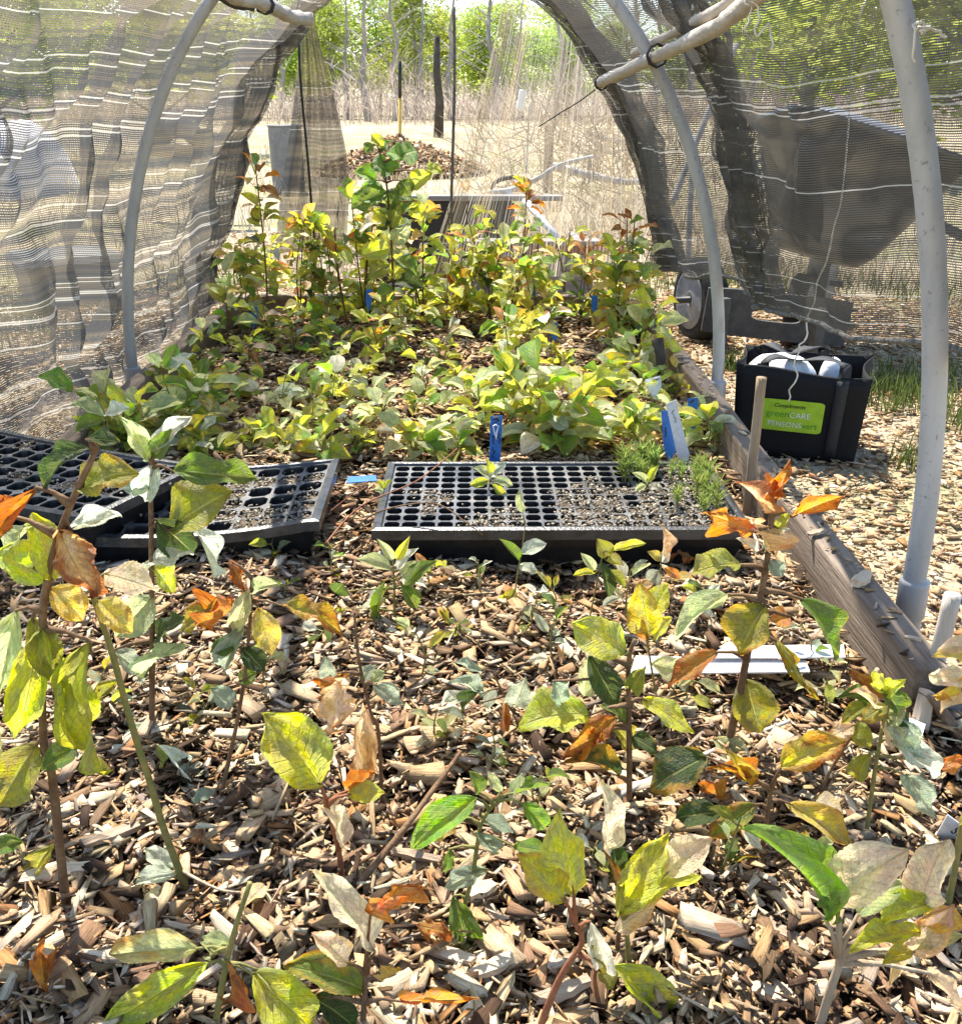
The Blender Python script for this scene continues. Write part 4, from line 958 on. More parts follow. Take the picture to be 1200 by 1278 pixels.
def wood_bit(name, px, py, z, L, W, T, rz, mat, label, cat='wood chip', group=None, parent=None, tilt=0.0):
    rr = random.Random(int(px * 7 + py)); vs, f = [], []; NS, NR = 7, 6; sk = rr.uniform(-.5, .5)
    for i in range(NS):
        t = i / (NS - 1); e = (.55 + .45 * math.sin(math.pi * min(max(t, .12), .88))) * rr.uniform(.85, 1.1); bow = .10 * L * math.sin(math.pi * t) * sk
        for k in range(NR):
            a = k / NR * 6.283 + .3
            yy = W / 2 * math.copysign(abs(math.cos(a)) ** .5, math.cos(a)) * e * rr.uniform(.82, 1.1); zz = T / 2 * math.copysign(abs(math.sin(a)) ** .6, math.sin(a)) * rr.uniform(.6, 1.2)
            vs.append(Vector(((t - .5) * L + (rr.uniform(-.09, .09) * L if i in (0, NS - 1) else 0), yy + bow, zz + bow * .3)))
    for i in range(NS - 1):
        for k in range(NR): f.append((i * NR + k, i * NR + (k + 1) % NR, (i + 1) * NR + (k + 1) % NR, (i + 1) * NR + k))
    f += [tuple(reversed(range(NR))), tuple((NS - 1) * NR + k for k in range(NR))]
    o = mesh_obj(name, vs, f, mat, None, False, PZ(px, py, z - .004 * (cat == 'wood chip' and z < .03))); o.rotation_euler = (tilt + rr.uniform(-.25, .25), rr.uniform(-.12, .12), rz)
    return tag(o, label, cat, group)
M['chunk_pale'] = simple('pale_wood_chunk', (.56, .43, .28), (.70, .58, .42), 60, .85, .6, .15, stretch=(.12, 1, 1))
M['chunk_grey'] = simple('grey_wood_chunk', (.30, .22, .15), (.46, .36, .26), 60, .85, .6, .15, stretch=(.12, 1, 1))
M['chunk_dark'] = simple('dark_bark_chunk', (.055, .036, .025), (.12, .08, .055), 90, .9, 1.0, .15, stretch=(.2, 1, 1))
wood_bit('wood_chip', 1075, 722, BT + .005, .040, .022, .010, .9, M['chunk_pale'], 'pale wood chip lying on the joint of the right board')
wood_bit('wood_chip', 1018, 664, BT + .004, .030, .014, .006, .5, M['chunk_grey'], 'grey wood chip on the right board beside the orange leaves')
# large chips told apart in the foreground
chunks = [(150, 1035, .085, .024, .018, .75, 'chunk_grey', 'long grey split billet of wood between the left stems'), (70, 1090, .07, .03, .016, .35, 'chunk_pale', 'broad pale chip left of the left stem foot'),
 (75, 1150, .07, .026, .016, .1, 'chunk_grey', 'grey slab of wood below the left stem foot'), (110, 1205, .06, .03, .014, -.2, 'chunk_pale', 'pale slab chip near the bottom left corner'),
 (165, 1240, .05, .028, .018, .1, 'chunk_pale', 'blocky pale chip left of the bottom left seedling'), (290, 1040, .028, .024, .012, .3, 'chunk_grey', 'roundish brown chip in the shade right of the billet'),
 (400, 1085, .045, .030, .02, 1.2, 'chunk_dark', 'dark bark chunk under the peach leaf'), (520, 1068, .06, .018, .014, -.2, 'chunk_grey', 'grey splinter under the bright green leaf'),
 (600, 1110, .034, .028, .016, .5, 'chunk_pale', 'squarish pale chip in the middle of the foreground'), (560, 1190, .055, .022, .012, -.3, 'chunk_pale', 'flat pale chip below the hanging green leaf'),
 (700, 1235, .055, .026, .016, .3, 'chunk_grey', 'large flat brown chip at the bottom centre'), (615, 1205, .05, .026, .014, .5, 'chunk_pale', 'pale rough chip left of the large flat brown one'),
 (965, 1240, .05, .034, .014, -.3, 'chunk_pale', 'pale oval chip at the bottom right'), (990, 1170, .07, .022, .014, -.8, 'chunk_grey', 'grey chip under the big green leaf on the right'),
 (915, 1205, .06, .024, .014, .1, 'chunk_grey', 'grey brown chip left of the pale oval one'), (860, 1225, .05, .026, .014, .2, 'chunk_pale', 'pale chip between the bottom lime seedling and the grey chip'),
 (590, 790, .04, .03, .014, .2, 'chunk_grey', 'brown chip in the middle of the mulch before the tray'), (940, 1195, .04, .03, .014, 1.0, 'chunk_grey', 'small grey chip touching the grey brown one'),
 (700, 700, .09, .020, .014, .15, 'chunk_dark', 'long dark bark strip along the front of the right tray'), (850, 935, .11, .012, .010, .75, 'chunk_grey', 'long grey stick lying right of the brown leaves'),
 (320, 455, .06, .02, .012, .1, 'chunk_pale', 'pale chip on the mulch near the left board'), (590, 465, .16, .014, .012, .05, 'chunk_grey', 'long thin slat lying across the middle of the bed')]
for (px, py, L, W, T, rz, mt, lb) in chunks: wood_bit('wood_chip', px, py, .008, L * .75, W * .55, T * .6, rz, M[mt], lb, tilt=.15)
# twigs lying on the mulch
def twig(pts, rad, mat, label): return pole('twig', [PZ(x, y, z) for x, y, z in pts], rad, rad * .55, mat, label, 'twig', 6, .25)
twig([(438, 1116, .012), (490, 1052, .03), (530, 1000, .04), (575, 938, .05)], .0036, M['stem'], 'long dark twig slanting over the mulch left of the bright green leaf')
twig([(405, 680, .03), (450, 632, .06), (520, 600, .09), (570, 560, .10)], .0016, M['stemred'], 'thin red twig arching from between the trays')
twig([(430, 672, .02), (470, 640, .08), (540, 628, .10), (585, 655, .08), (602, 668, .06)], .0014, M['stem'], 'thin twig bowed over the left end of the right tray')
twig([(410, 640, .04), (435, 620, .06), (460, 600, .08)], .0014, M['stemred'], 'short red twig in the gap between the trays')
twig([(1000, 960, .02), (1060, 890, .05), (1095, 835, .07)], .0044, M['stake'], 'pale stick leaning towards the end of the right board')
twig([(760, 1000, .012), (860, 950, .014), (985, 900, .016)], .004, M['deadwood'], 'grey twig lying behind the brown leaves on the right')
twig([(215, 1080, .012), (280, 1112, .014), (352, 1110, .014)], .0016, M['stake'], 'thin pale twig across the mulch at lower left')

def tag_obj(corners, Y, mat, label, scrib=None, lean=.015, ink=None, cat='plant tag'):
    """plant tag: four image corners (tl, tr, br, bl) on a plane leaning back."""
    tl, tr, br, bl = [PY(*c, Y) for c in corners]; tl.y += lean; tr.y += lean
    tl = Vector((tl.x, tl.y, tl.z)); o = (bl + br) / 2; dn = (bl - tl).normalized() * .03
    nrm = (tr - tl).cross(bl - tl).normalized()
    if nrm.y > 0: nrm = -nrm
    v = [tl - o, tr - o, br - o, bl - o, ((br + bl) / 2 + dn) - o]; v += [q - nrm * .0012 for q in v]
    f = [(0, 1, 2, 4, 3), (8, 9, 7, 6, 5)] + [(a, a + 5, b + 5, b) for a, b in ((0, 1), (1, 2), (2, 4), (4, 3), (3, 0))]
    ob = mesh_obj('plant_tag', v, f, mat, None, False, o); bm = bmesh.new(); bm.from_mesh(ob.data); bmesh.ops.recalc_face_normals(bm, faces=bm.faces); bm.to_mesh(ob.data); bm.free()
    tag(ob, label, cat, 'plant tags')
    if scrib:
        m = MB(); X = tr - tl; Yv = bl - tl
        for stroke, rad in scrib:
            m.tube([tl - o + X * a + Yv * b + nrm * .0006 for a, b in stroke], rad, 4, False)
        m.build('handwriting', ink or M['printblack'], ob)
    return ob
def scr(a0, a1, b0, b1, n, seed):
    rr = random.Random(seed); return [(a0 + (a1 - a0) * rr.random(), b0 + (b1 - b0) * (i + rr.uniform(-.6, .6)) / n) for i in range(n)]
tag_obj([(612, 522), (627, 521), (624, 576), (610, 577)], 1.585, M['tagblue'], 'blue plant tag with dark handwriting at the back of the right tray',
        [(scr(.1, .9, .02, .16, 9, 1), .0009), (scr(.15, .4, .42, .62, 9, 2), .0009), (scr(.65, .9, .38, .62, 9, 3), .0009), (scr(.2, .5, .68, .95, 10, 4), .0009)], .012)
m = MB(); q0 = PY(619, 533, 1.578); m.tube([PY(615, 532, 1.578) - q0, PY(618, 530, 1.578) - q0, PY(622, 532, 1.578) - q0, PY(620, 538, 1.576) - q0, PY(619, 549, 1.572) - q0, PY(617, 541, 1.575) - q0, PY(615, 532, 1.578) - q0], .0012, 4, False)
tag(m.build('seed_husk', M['tagwhite'], None, True, q0), 'small white keyhole shaped husk stuck on the blue tag', 'husk')
tag_obj([(826, 515), (834, 514), (843, 561), (828, 561)], 1.60, M['tagblue'], 'blue plant tag partly behind the white one at the right tray', [(scr(.3, .6, .42, .72, 9, 5), .0009)], .01)
tag_obj([(832, 506), (844, 501), (860, 566), (845, 570)], 1.585, M['tagwhite'], 'tall white plant tag leaning at the right end of the tray', [(scr(.35, .75, .15, .42, 10, 6), .0005)], .01)
tag_obj([(859, 499), (872, 498), (871, 524), (858, 525)], 1.87, M['tagblue'], 'short blue plant tag close to the right board', [(scr(.2, .8, .08, .22, 7, 7), .0012)], .01)
tag_obj([(806, 475), (825, 470), (825, 481), (806, 483)], 2.02, M['tagwhite'], 'small white plant tag near the dark stub at the right', [(scr(.45, .9, .2, .6, 8, 8), .001)], .01)
for (x, y, Y, lb) in ((317, 390, 2.75, 'blue plant tag among the orange leaves at far left'), (460, 368, 2.85, 'blue plant tag in the foliage at the back centre'), (692, 410, 2.6, 'blue plant tag low in the back of the bed'), (673, 393, 2.7, 'bluish plant tag left of the low blue one'), (742, 376, 2.8, 'blue plant tag under the right back shrub'), (664, 365, 2.9, 'blue plant tag farthest back among the leaves')):
    tag_obj([(x - 4, y - 6), (x + 4, y - 7), (x + 4, y + 8), (x - 4, y + 8)], Y, M['tagblue'], lb, None, .01)
o = tag_obj([(1176, 1008), (1222, 1042), (1214, 1082), (1168, 1042)], .70, M['tagwhite'], 'white plant tag with black handwriting at the right border', None, -.01)
tl, tr_, bl_ = PY(1176, 1008, .70), PY(1222, 1042, .70), PY(1168, 1042, .70); o_ = Vector(o.location); nn = ((tr_ - tl).cross(bl_ - tl)).normalized(); nn = -nn if nn.y > 0 else nn
text_mesh('SC. Ca', 'handwriting', .012, tl.lerp(tr_, .08) + (bl_ - tl) * .42 - o_ + nn * .0016 + Vector((0, -.012, 0)), tr_ - tl, tl - bl_, M['printblack'], o, .2, .0003)
text_mesh('25/13/20', 'handwriting', .011, tl.lerp(tr_, .04) + (bl_ - tl) * .86 - o_ + nn * .0016 + Vector((0, -.012, 0)), tr_ - tl, tl - bl_, M['printblack'], o, .2, .0003)
# white strips lying on the mulch
def lying(corners, z, th, mat, label, tilt=0.0):
    a = [PZ(*c, z) for c in corners]; o = sum(a, Vector()) / 4
    v = [p - o for p in a] + [p - o + Vector((0, 0, th)) for p in a]
    f = [(0, 1, 2, 3), (4, 7, 6, 5)] + [(i, 4 + i, 4 + (i + 1) % 4, (i + 1) % 4) for i in range(4)]
    ob = mesh_obj('plant_tag', v, f, mat, None, False, o); bm = bmesh.new(); bm.from_mesh(ob.data); bmesh.ops.recalc_face_normals(bm, faces=bm.faces); bm.to_mesh(ob.data); bm.free()
    return tag(ob, label, 'plant tag', 'plant tags')
lying([(786, 842), (1010, 840), (1005, 826), (793, 820)], .024, .002, M['tagwhite'], 'white tag strip lying flat on the mulch, nearer of two')
lying([(880, 822), (1054, 822), (1052, 806), (905, 808)], .030, .002, M['tagwhite'], 'white tag strip lying flat on the mulch, farther of two')
lying([(432, 604), (470, 601), (469, 594), (434, 596)], .022, .002, M['tagblue'], 'blue tag lying flat in the gap between the trays')
lying([(1126, 912), (1150, 920), (1154, 906), (1134, 898)], .05, .002, M['tagwhite'], 'white rounded tag end under the leaves at the end of the right board')

# ------------------------------------------------------------------ seed trays
def oct_ring(cx, cy, hx, hy, z, c=.45):
    a, b = hx * c, hy * c
    return [(cx + hx, cy - b, z), (cx + hx, cy + b, z), (cx + a, cy + hy, z), (cx - a, cy + hy, z), (cx - hx, cy + b, z), (cx - hx, cy - b, z), (cx - a, cy - hy, z), (cx + a, cy - hy, z)]
def seed_tray(loc, rz, nx, ny, pitch, zt, fill, label, depth=.042, sag=0.0, lip=.014, tilt=0.0, under=True):
    root = empty('seed_tray', (loc[0], loc[1], loc[2]), rz); tag(root, label, 'seed tray', 'seed trays on the mulch'); root.rotation_euler.y = tilt
    Wd, Dp = nx * pitch, ny * pitch; v, f = [], []; sv_, sf_ = [], []; gp = []
    sg = lambda x, y: -sag * (1 - (2 * x / Wd) ** 2) * (1 - .4 * (y / Dp + .5))
    rr = random.Random(int(loc[0] * 1000) + nx)
    for j in range(ny):
        for i in range(nx):
            cx, cy = (i + .5) * pitch - Wd / 2, (j + .5) * pitch - Dp / 2; h = pitch / 2
            b = len(v); sq = [(cx + h, cy - h * .45), (cx + h, cy + h * .45), (cx + h * .45, cy + h), (cx - h * .45, cy + h), (cx - h, cy + h * .45), (cx - h, cy - h * .45), (cx - h * .45, cy - h), (cx + h * .45, cy - h)]
            v += [(x, y, zt + sg(x, y)) for x, y in sq]
            cor = [(cx + h, cy + h), (cx - h, cy + h), (cx - h, cy - h), (cx + h, cy - h)]; v += [(x, y, zt + sg(x, y)) for x, y in cor]
            f += [(b + 1, b + 8, b + 2), (b + 3, b + 9, b + 4), (b + 5, b + 10, b + 6), (b + 7, b + 11, b + 0)]
            k = .89 if pitch > .03 else .86
            for (q, dz, c) in ((k, 0, .55), (k * .96, -.002, .55), (k * .62, -depth, .45)): v += [(x, y, z + sg(x, y)) for x, y, z in oct_ring(cx, cy, h * q, h * q, zt + dz, c)]
            R0 = b + 12
            for q in range(8):
                q2 = (q + 1) % 8
                f.append((b + q, b + q2, R0 + q2, R0 + q))
                for s in (0, 8): f.append((R0 + s + q, R0 + s + q2, R0 + s + 8 + q2, R0 + s + 8 + q))
            f.append(tuple(R0 + 16 + q for q in range(8)))
            lev = fill(i / (nx - 1), j / (ny - 1), rr)
            if lev is not None:
                b2 = len(sv_); kk = k * (.96 + (.62 - .96) * lev)
                sv_ += [(x, y, z + sg(x, y) + rr.uniform(-.001, .002)) for x, y, z in oct_ring(cx, cy, h * kk, h * kk, zt - depth * lev - .001, .5)] + [(cx, cy, zt - depth * lev + rr.uniform(0, .004) + sg(cx, cy))]
                sf_ += [(b2 + q, b2 + (q + 1) % 8, b2 + 8) for q in range(8)]
                if lev < .35:
                    for _ in range(26 if pitch < .03 else 46): gp.append((cx + rr.gauss(0, h * .75), cy + rr.gauss(0, h * .75), zt - depth * lev * .35 + rr.uniform(-.001, .004) + sg(cx, cy)))
    cs = mesh_obj('cell_sheet', v, f, M['trayweb_lit'], root); cs.data.materials.append(M['blackplastic'])
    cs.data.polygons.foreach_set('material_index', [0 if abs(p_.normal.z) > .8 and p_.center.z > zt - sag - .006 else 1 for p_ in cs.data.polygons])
    if sf_: mesh_obj('soil_plugs', sv_, sf_, M['perlite'], root)['kind'] = 'stuff'
    if gp:
        n = len(gp); L = r.uniform(.0015, .0050, n)
        g = chip_cloud('loose_soil', np.array(gp), L, L * r.uniform(.5, 1, n), L * r.uniform(.4, .8, n), r.uniform(0, 6, n), r.normal(0, .6, n), r.normal(0, .6, n), np.clip(np.array([[.42, .36, .27]]) * r.uniform(.3, 1.6, (n, 1)), .01, .75), M['chip'], 3)
        g.parent = root; g['kind'] = 'stuff'
    # lip
    v, f = [], []; N = 24
    def edge(off, z):
        out = []
        for sx, sy, ex_, ey_ in ((-1, -1, 1, -1), (1, -1, 1, 1), (1, 1, -1, 1), (-1, 1, -1, -1)):
            for k in range(N):
                t = k / N; x = (sx + (ex_ - sx) * t) * (Wd / 2 + off); y = (sy + (ey_ - sy) * t) * (Dp / 2 + off)
                out.append((x, y, z + sg(max(-Wd / 2, min(Wd / 2, x)), max(-Dp / 2, min(Dp / 2, y)))))
        return out
    rings = [edge(0, zt), edge(.002, zt + .004), edge(lip * .5, zt + .005), edge(lip, zt + .003), edge(lip + .001, zt - .012), edge(lip - .001, zt - .012)]
    vv, ff, n = loft(rings); o = mesh_obj('rim', vv, ff, M['trayplastic'], root, False)
    bm = bmesh.new(); bm.from_mesh(o.data); bmesh.ops.recalc_face_normals(bm, faces=bm.faces); bm.to_mesh(o.data); bm.free()
    if under:
        rings = [edge(.007, zt - .006), edge(.002, zt - .03), edge(-.008, zt - .062)]
        vv, ff, n = loft(rings); ff.append(tuple(2 * n + k for k in range(n))); mesh_obj('outer_tray', vv, ff, M['blackplastic'], root)
    return root
TZ = .062
def fillR(u, v, rr):
    n = noise.noise(Vector((u * 5, v * 2.2, 4.2)))
    if u > .86: return rr.uniform(0, .15)
    if u < .10: return None if rr.random() < .6 else rr.uniform(.3, .8)
    s = n + (.25 if .28 < u < .42 or .5 < u < .8 else -.12) - .28 * v
    return rr.uniform(0, .25) if s > .05 else (rr.uniform(.4, .9) if rr.random() < .5 else None)
fr = (PZ(462, 664, TZ) + PZ(940, 664, TZ)) / 2; wR = (PZ(940, 664, TZ) - PZ(462, 664, TZ)).length
pR = (wR - .03) / 20; 
trayR = seed_tray((fr.x, fr.y + .014 + 5 * pR, 0), R(.3), 20, 10, pR, TZ, fillR, 'wide black plug tray with tiny cells behind the foreground mulch, right of centre')
fillA = lambda u, v, rr: (rr.uniform(0, .2) if (noise.noise(Vector((u * 4, v * 2.5, 1.7))) > (-.05 if u > .55 else .35) and v < .85) else (rr.uniform(.5, .95) if rr.random() < .5 else None))
cA = PZ(398, 652, .065); dA = PZ(245, 668, .055) - cA; angA = R(1.5)
pA = .0405
axA = Vector((math.cos(angA), math.sin(angA), 0)); ayA = Vector((-axA.y, axA.x, 0)); WA, DA = 12 * pA, 6 * pA
ctrA = Vector((cA.x, cA.y, 0)) - axA * (WA / 2 + .014) + ayA * (DA / 2 + .014)
seed_tray((ctrA.x, ctrA.y, 0), angA, 12, 6, pA, .064, fillA, 'sagging black plug tray with larger cells and soil at its right end', sag=.024)
fillB = lambda u, v, rr: (rr.uniform(0, .3) if rr.random() < .12 else (rr.uniform(.6, .95) if rr.random() < .4 else None))
cB = PZ(112, 656, .075); dB = cB - PZ(0, 628, .08); angB = math.atan2(dB.y, dB.x)
axB = Vector((math.cos(angB), math.sin(angB), 0)); ayB = Vector((-axB.y, axB.x, 0))
pB = .0365
ctrB = Vector((cB.x, cB.y, 0)) - axB * (6 * pB + .014) + ayB * (3 * pB + .014)
seed_tray((ctrB.x, ctrB.y, .018), angB, 12, 6, pB, .064, fillB, 'empty black plug tray running out of the frame on the left', sag=.006)

# conifer seedlings in the tray
def tuft(seed, n=44):
    rr = random.Random(seed); v, f = [], []
    for i in range(n):
        t = rr.uniform(.15, 1); b = Vector((rr.gauss(0, .0006), rr.gauss(0, .0006), t * .022)); a = rr.uniform(0, 6.283); ln = rr.uniform(.008, .016)
        d = Vector((math.cos(a), math.sin(a), rr.uniform(.2, 1.4))).normalized() * ln; s = d.cross(Vector((0, 0, 1))).normalized() * .0006
        k = len(v); v += [b - s, b + s, b + d * .7 + s * .7, b + d * .7 - s * .7, b + d]; f += [(k, k + 1, k + 2, k + 3), (k + 3, k + 2, k + 4)]
    return as_mesh('needles', v, f, M['needle'])
TU = [tuft(i) for i in range(4)]
sm = MB(); sm.tube([(0, 0, -.004), (0, 0, .012), (0, 0, .023)], [.0008, .0007, .0004], 4); SM = as_mesh('stem', sm.v, sm.f, M['stemgreen'])
rr = random.Random(4)
for i in range(46):
    px = rr.uniform(818, 925); lo, hi = 562 + max(0, (px - 870)) * .3, 600 + max(0, (px - 850)) * .42; py = rr.uniform(lo, hi)
    u_ = rr.random() ** .8; o = empty('conifer_seedling', (trayR.location.x + wR * (.20 + .27 * u_), trayR.location.y + pR * (rr.uniform(-3.4, 4.6) if u_ > .45 else rr.uniform(2.0, 4.7)), TZ), rr.uniform(0, 6)); s = rr.uniform(1.0, 1.9); o.scale = (s, s, s)
    tag(o, 'tiny needle leaved seedling in the right end of the wide plug tray', 'seedling', 'needle seedlings in the right tray')
    link(bpy.data.objects.new('stem', SM), o); link(bpy.data.objects.new('needles', TU[i % 4]), o)

# ------------------------------------------------------------------ leaves
def profile(kind, t):
    tip = 1 - .30 * math.exp(-((t - .93) / .07) ** 2)
    if kind == 'ovate': return (math.sin(math.pi * t ** .86) ** .72) * (1 - .12 * t) * 1.04 * tip
    if kind == 'round': return math.sin(math.pi * t ** .92) ** .58 * tip
    if kind == 'lance': return math.sin(math.pi * t ** .86) ** 1.0 * tip
    return math.sin(math.pi * t ** .98) ** .72 * tip
def leaf_mesh(kind, bend, fold, curl, wave, seed, nl=14, nw=8, serr=.02, twist=0.0):
    rr = random.Random(seed); v, f, uv = [], [], []
    # centre line bent, then turned so that base and tip stay on the y axis
    cl = [(0.0, 0.0)]; N = nl
    for i in range(1, N + 1):
        a = bend * (i - .5) / N; cl.append((cl[-1][0] + math.cos(a) / N, cl[-1][1] - math.sin(a) / N))
    L = math.hypot(*cl[-1]); an = math.atan2(cl[-1][1], cl[-1][0]); ca, sa = math.cos(-an) / L, math.sin(-an) / L
    cl = [(y * ca - z * sa, y * sa + z * ca) for y, z in cl]
    for i in range(N + 1):
        t = i / N; hw = max(profile(kind, t), .004) * .5; asym = 1 + .10 * math.sin(seed + t * 3)
        s1 = noise.noise(Vector((t * 3, seed * 1.3, 0)))
        for k in range(nw + 1):
            u = k / nw * 2 - 1; e = abs(u)
            x = u * hw * (asym if u > 0 else 2 - asym)
            if e == 1: x *= 1 + (serr * (.5 + rr.random()) if i % 2 else -serr * (.5 + rr.random())) * 1.0 + .025 * noise.noise(Vector((t * 9, u, seed)))
            if curl: x_ = math.sin(curl * u) / curl * hw; z = (1 - math.cos(curl * u)) / abs(curl) * hw * (1 if curl > 0 else -1) * 1.0; x = x_ * (x / (u * hw) if u else 1)
            else: z = 0.0
            z += fold * e * hw
            z += wave * e ** 1.5 * math.sin(t * 11 + seed + (1.7 if u > 0 else 0)) * .10 + wave * .22 * noise.noise(Vector((t * 4.2, u * 2.3, seed))) * e
            ph = t * 8 - e ** .8 * 2.2; z += .010 * math.cos(ph * 2 * math.pi) * e * (1 - e) * 4 * (.5 + wave)
            tw = twist * t; x, z = x * math.cos(tw) - z * math.sin(tw), x * math.sin(tw) + z * math.cos(tw)
            v.append((x, cl[i][0] + s1 * .0, cl[i][1] + z)); uv.append((k / nw, t))
    for i in range(N):
        for k in range(nw): b = i * (nw + 1) + k; f.append((b, b + 1, b + nw + 2, b + nw + 1))
    me = bpy.data.meshes.new('leaf'); me.from_pydata(v, [], f); me.update(); me.polygons.foreach_set('use_smooth', [True] * len(f))
    ul = me.uv_layers.new(name='UVMap')
    for l in me.loops: ul.data[l.index].uv = uv[l.vertex_index]
    me.materials.append(M['leaf']); return me
BIG, CURL, SMALL = [], [], []
for i in range(14):
    q = random.Random(500 + i)
    BIG.append(leaf_mesh(['ovate', 'ovate', 'round', 'ell'][i % 4], q.uniform(.1, 1.3), q.uniform(.10, .55), 0, q.uniform(.35, .9), i * 3.1, 30, 10, .022, q.uniform(-.45, .45)))
for i in range(8):
    q = random.Random(600 + i)
    CURL.append(leaf_mesh(['ovate', 'lance'][i % 2], q.uniform(-.6, 1.8), q.uniform(.2, .7), q.choice([1.4, 1.9, -1.2]), q.uniform(1.6, 3.2), i * 5.3, 26, 10, .035, q.uniform(-1.2, 1.2)))
for i in range(10):
    q = random.Random(700 + i)
    SMALL.append(leaf_mesh(['ovate', 'ell', 'lance', 'ovate'][i % 4], q.uniform(.1, 1.1), q.uniform(.15, .6), 0, q.uniform(.1, .8), i * 2.7, 8, 4, .015, q.uniform(-.4, .4)))
PAL = {'lime': (.51, .55, .085), 'green': (.15, .23, .045), 'dark': (.06, .10, .03), 'pale': (.50, .55, .27), 'white': (.66, .69, .54), 'peach': (.82, .68, .44), 'yellow': (.68, .56, .14),  # white: pale undersides, with the sun's gloss put into the colour
       'orange': (.64, .31, .09), 'brown': (.30, .16, .07), 'olive': (.30, .31, .055), 'bright': (.22, .38, .06), 'grey': (.36, .42, .30)}
def put_leaf(root, B, T, wd, mesh, colr, brown, hint, jit=.12):
    y = T - B; L = max(y.length, .004); y = y / L; z = hint - y * hint.dot(y)
    if z.length < 1e-3: z = y.orthogonal()
    z.normalize(); x = y.cross(z)
    o = bpy.data.objects.new('leaf', mesh)
    Mx = Matrix(((x.x * wd, y.x * L, z.x * L, 0), (x.y * wd, y.y * L, z.y * L, 0), (x.z * wd, y.z * L, z.z * L, 0), (0, 0, 0, 1))); Mx.translation = B - Vector(root.location)
    o.matrix_basis = Mx
    c = PAL[colr]; k = rng.uniform(1 - jit, 1 + jit); o.color = (min(c[0] * k * rng.uniform(.92, 1.08), .9), min(c[1] * k, .9), min(c[2] * k, .9), min(max(brown, 0), 1))
    return link(o, root)
def nearest(path, p):
    best = min(range(len(path)), key=lambda i: (path[i] - p).length); return path[best]
def plant(label, base, stem, leaves, mat='stem', rad=.0030, group='foreground seedlings', name='seedling', Yo=None, top=.55, z0=0.0, lean=0.0):
    B0 = PZ(base[0], base[1], z0); Y = B0.y if Yo is None else Yo
    root = empty(name, (B0.x, B0.y, z0)); tag(root, label, 'seedling', group); O = Vector(root.location)
    n_ = len(stem); pts = [B0 - Vector((0, 0, .02)), B0] + [PY(x, y, Y + lean * (i + 1) / n_) for i, (x, y) in enumerate(stem)]
    path = smooth_path(pts, 4); m = MB(); N = len(path)
    m.tube([p - O for p in path], [rad * (1 - (1 - top) * i / (N - 1)) for i in range(N)], 7, True, .2)
    for lf in leaves:
        bx, by, tx, ty, wd, colr, brown = lf[:7]; dy = lf[7] if len(lf) > 7 else None; kind = lf[8] if len(lf) > 8 else 'big'
        st = min(path, key=lambda p: ((600 + F * p.x / zc(p) - bx) ** 2 + (639 + F * ((CAMZ - p.z) * cp - p.y * sp) / zc(p) - by) ** 2))
        Bp = PY(bx, by, st.y + rng.uniform(-.004, .004)); s = zc(Bp) / F; Lp = math.hypot(tx - bx, ty - by) * s
        if dy is None: dy = rng.uniform(-.5, .35)
        Tp = PY(tx, ty, Bp.y + dy * Lp)
        hint = (Vector((0, 0, CAMZ)) - Bp).normalized() * rng.uniform(.5, .9) + Vector((rng.uniform(-.35, .35), rng.uniform(-.1, .3), rng.uniform(.3, .7)))
        mesh = rng.choice(CURL if kind == 'curl' else BIG if kind == 'big' else SMALL)
        put_leaf(root, Bp, Tp, wd * s * 1.05, mesh, colr, brown, hint)
        if (Bp - st).length > .004:
            q = st.lerp(Bp, .5) + Vector((0, 0, .003)); m.tube([st - O, q - O, Bp - O, Bp.lerp(Tp, .1) - O], [rad * .95, rad * .42, rad * .34, rad * .2], 6, True)
    o = m.build('stem', M[mat], root, True)
    return root
c = 'curl'
plant('tall seedling with long drooping pale leaves at the left border', (82, 1122), [(65, 970), (54, 925), (53, 785), (61, 715), (79, 652), (119, 563)], [
 (45, 608, 0, 672, 24, 'orange', .9, -.2, c), (112, 560, 58, 612, 30, 'dark', .1), (98, 612, 173, 590, 50, 'olive', .45, .1), (108, 548, 150, 552, 22, 'dark', .3),
 (57, 722, -10, 690, 50, 'lime', .1), (75, 662, 122, 745, 62, 'peach', .75, -.3, c), (50, 780, 20, 920, 48, 'lime', .15, -.1), (20, 762, -6, 965, 62, 'pale', .05, -.1),
 (112, 800, 132, 968, 62, 'olive', .15, -.1), (72, 815, 94, 932, 44, 'lime', .2, -.1), (46, 928, 0, 1004, 62, 'olive', .12, -.2), (95, 935, 52, 962, 34, 'green', .1), (62, 735, 104, 775, 42, 'yellow', .45),
 (88, 660, 152, 644, 26, 'white', 0), (0, 640, 20, 622, 18, 'orange', .9, 0, c), (40, 770, 64, 850, 40, 'olive', .2), (66, 725, 40, 640, 40, 'lime', .1, .3), (6, 700, 46, 655, 30, 'pale', .1, .2)], rad=.0042)
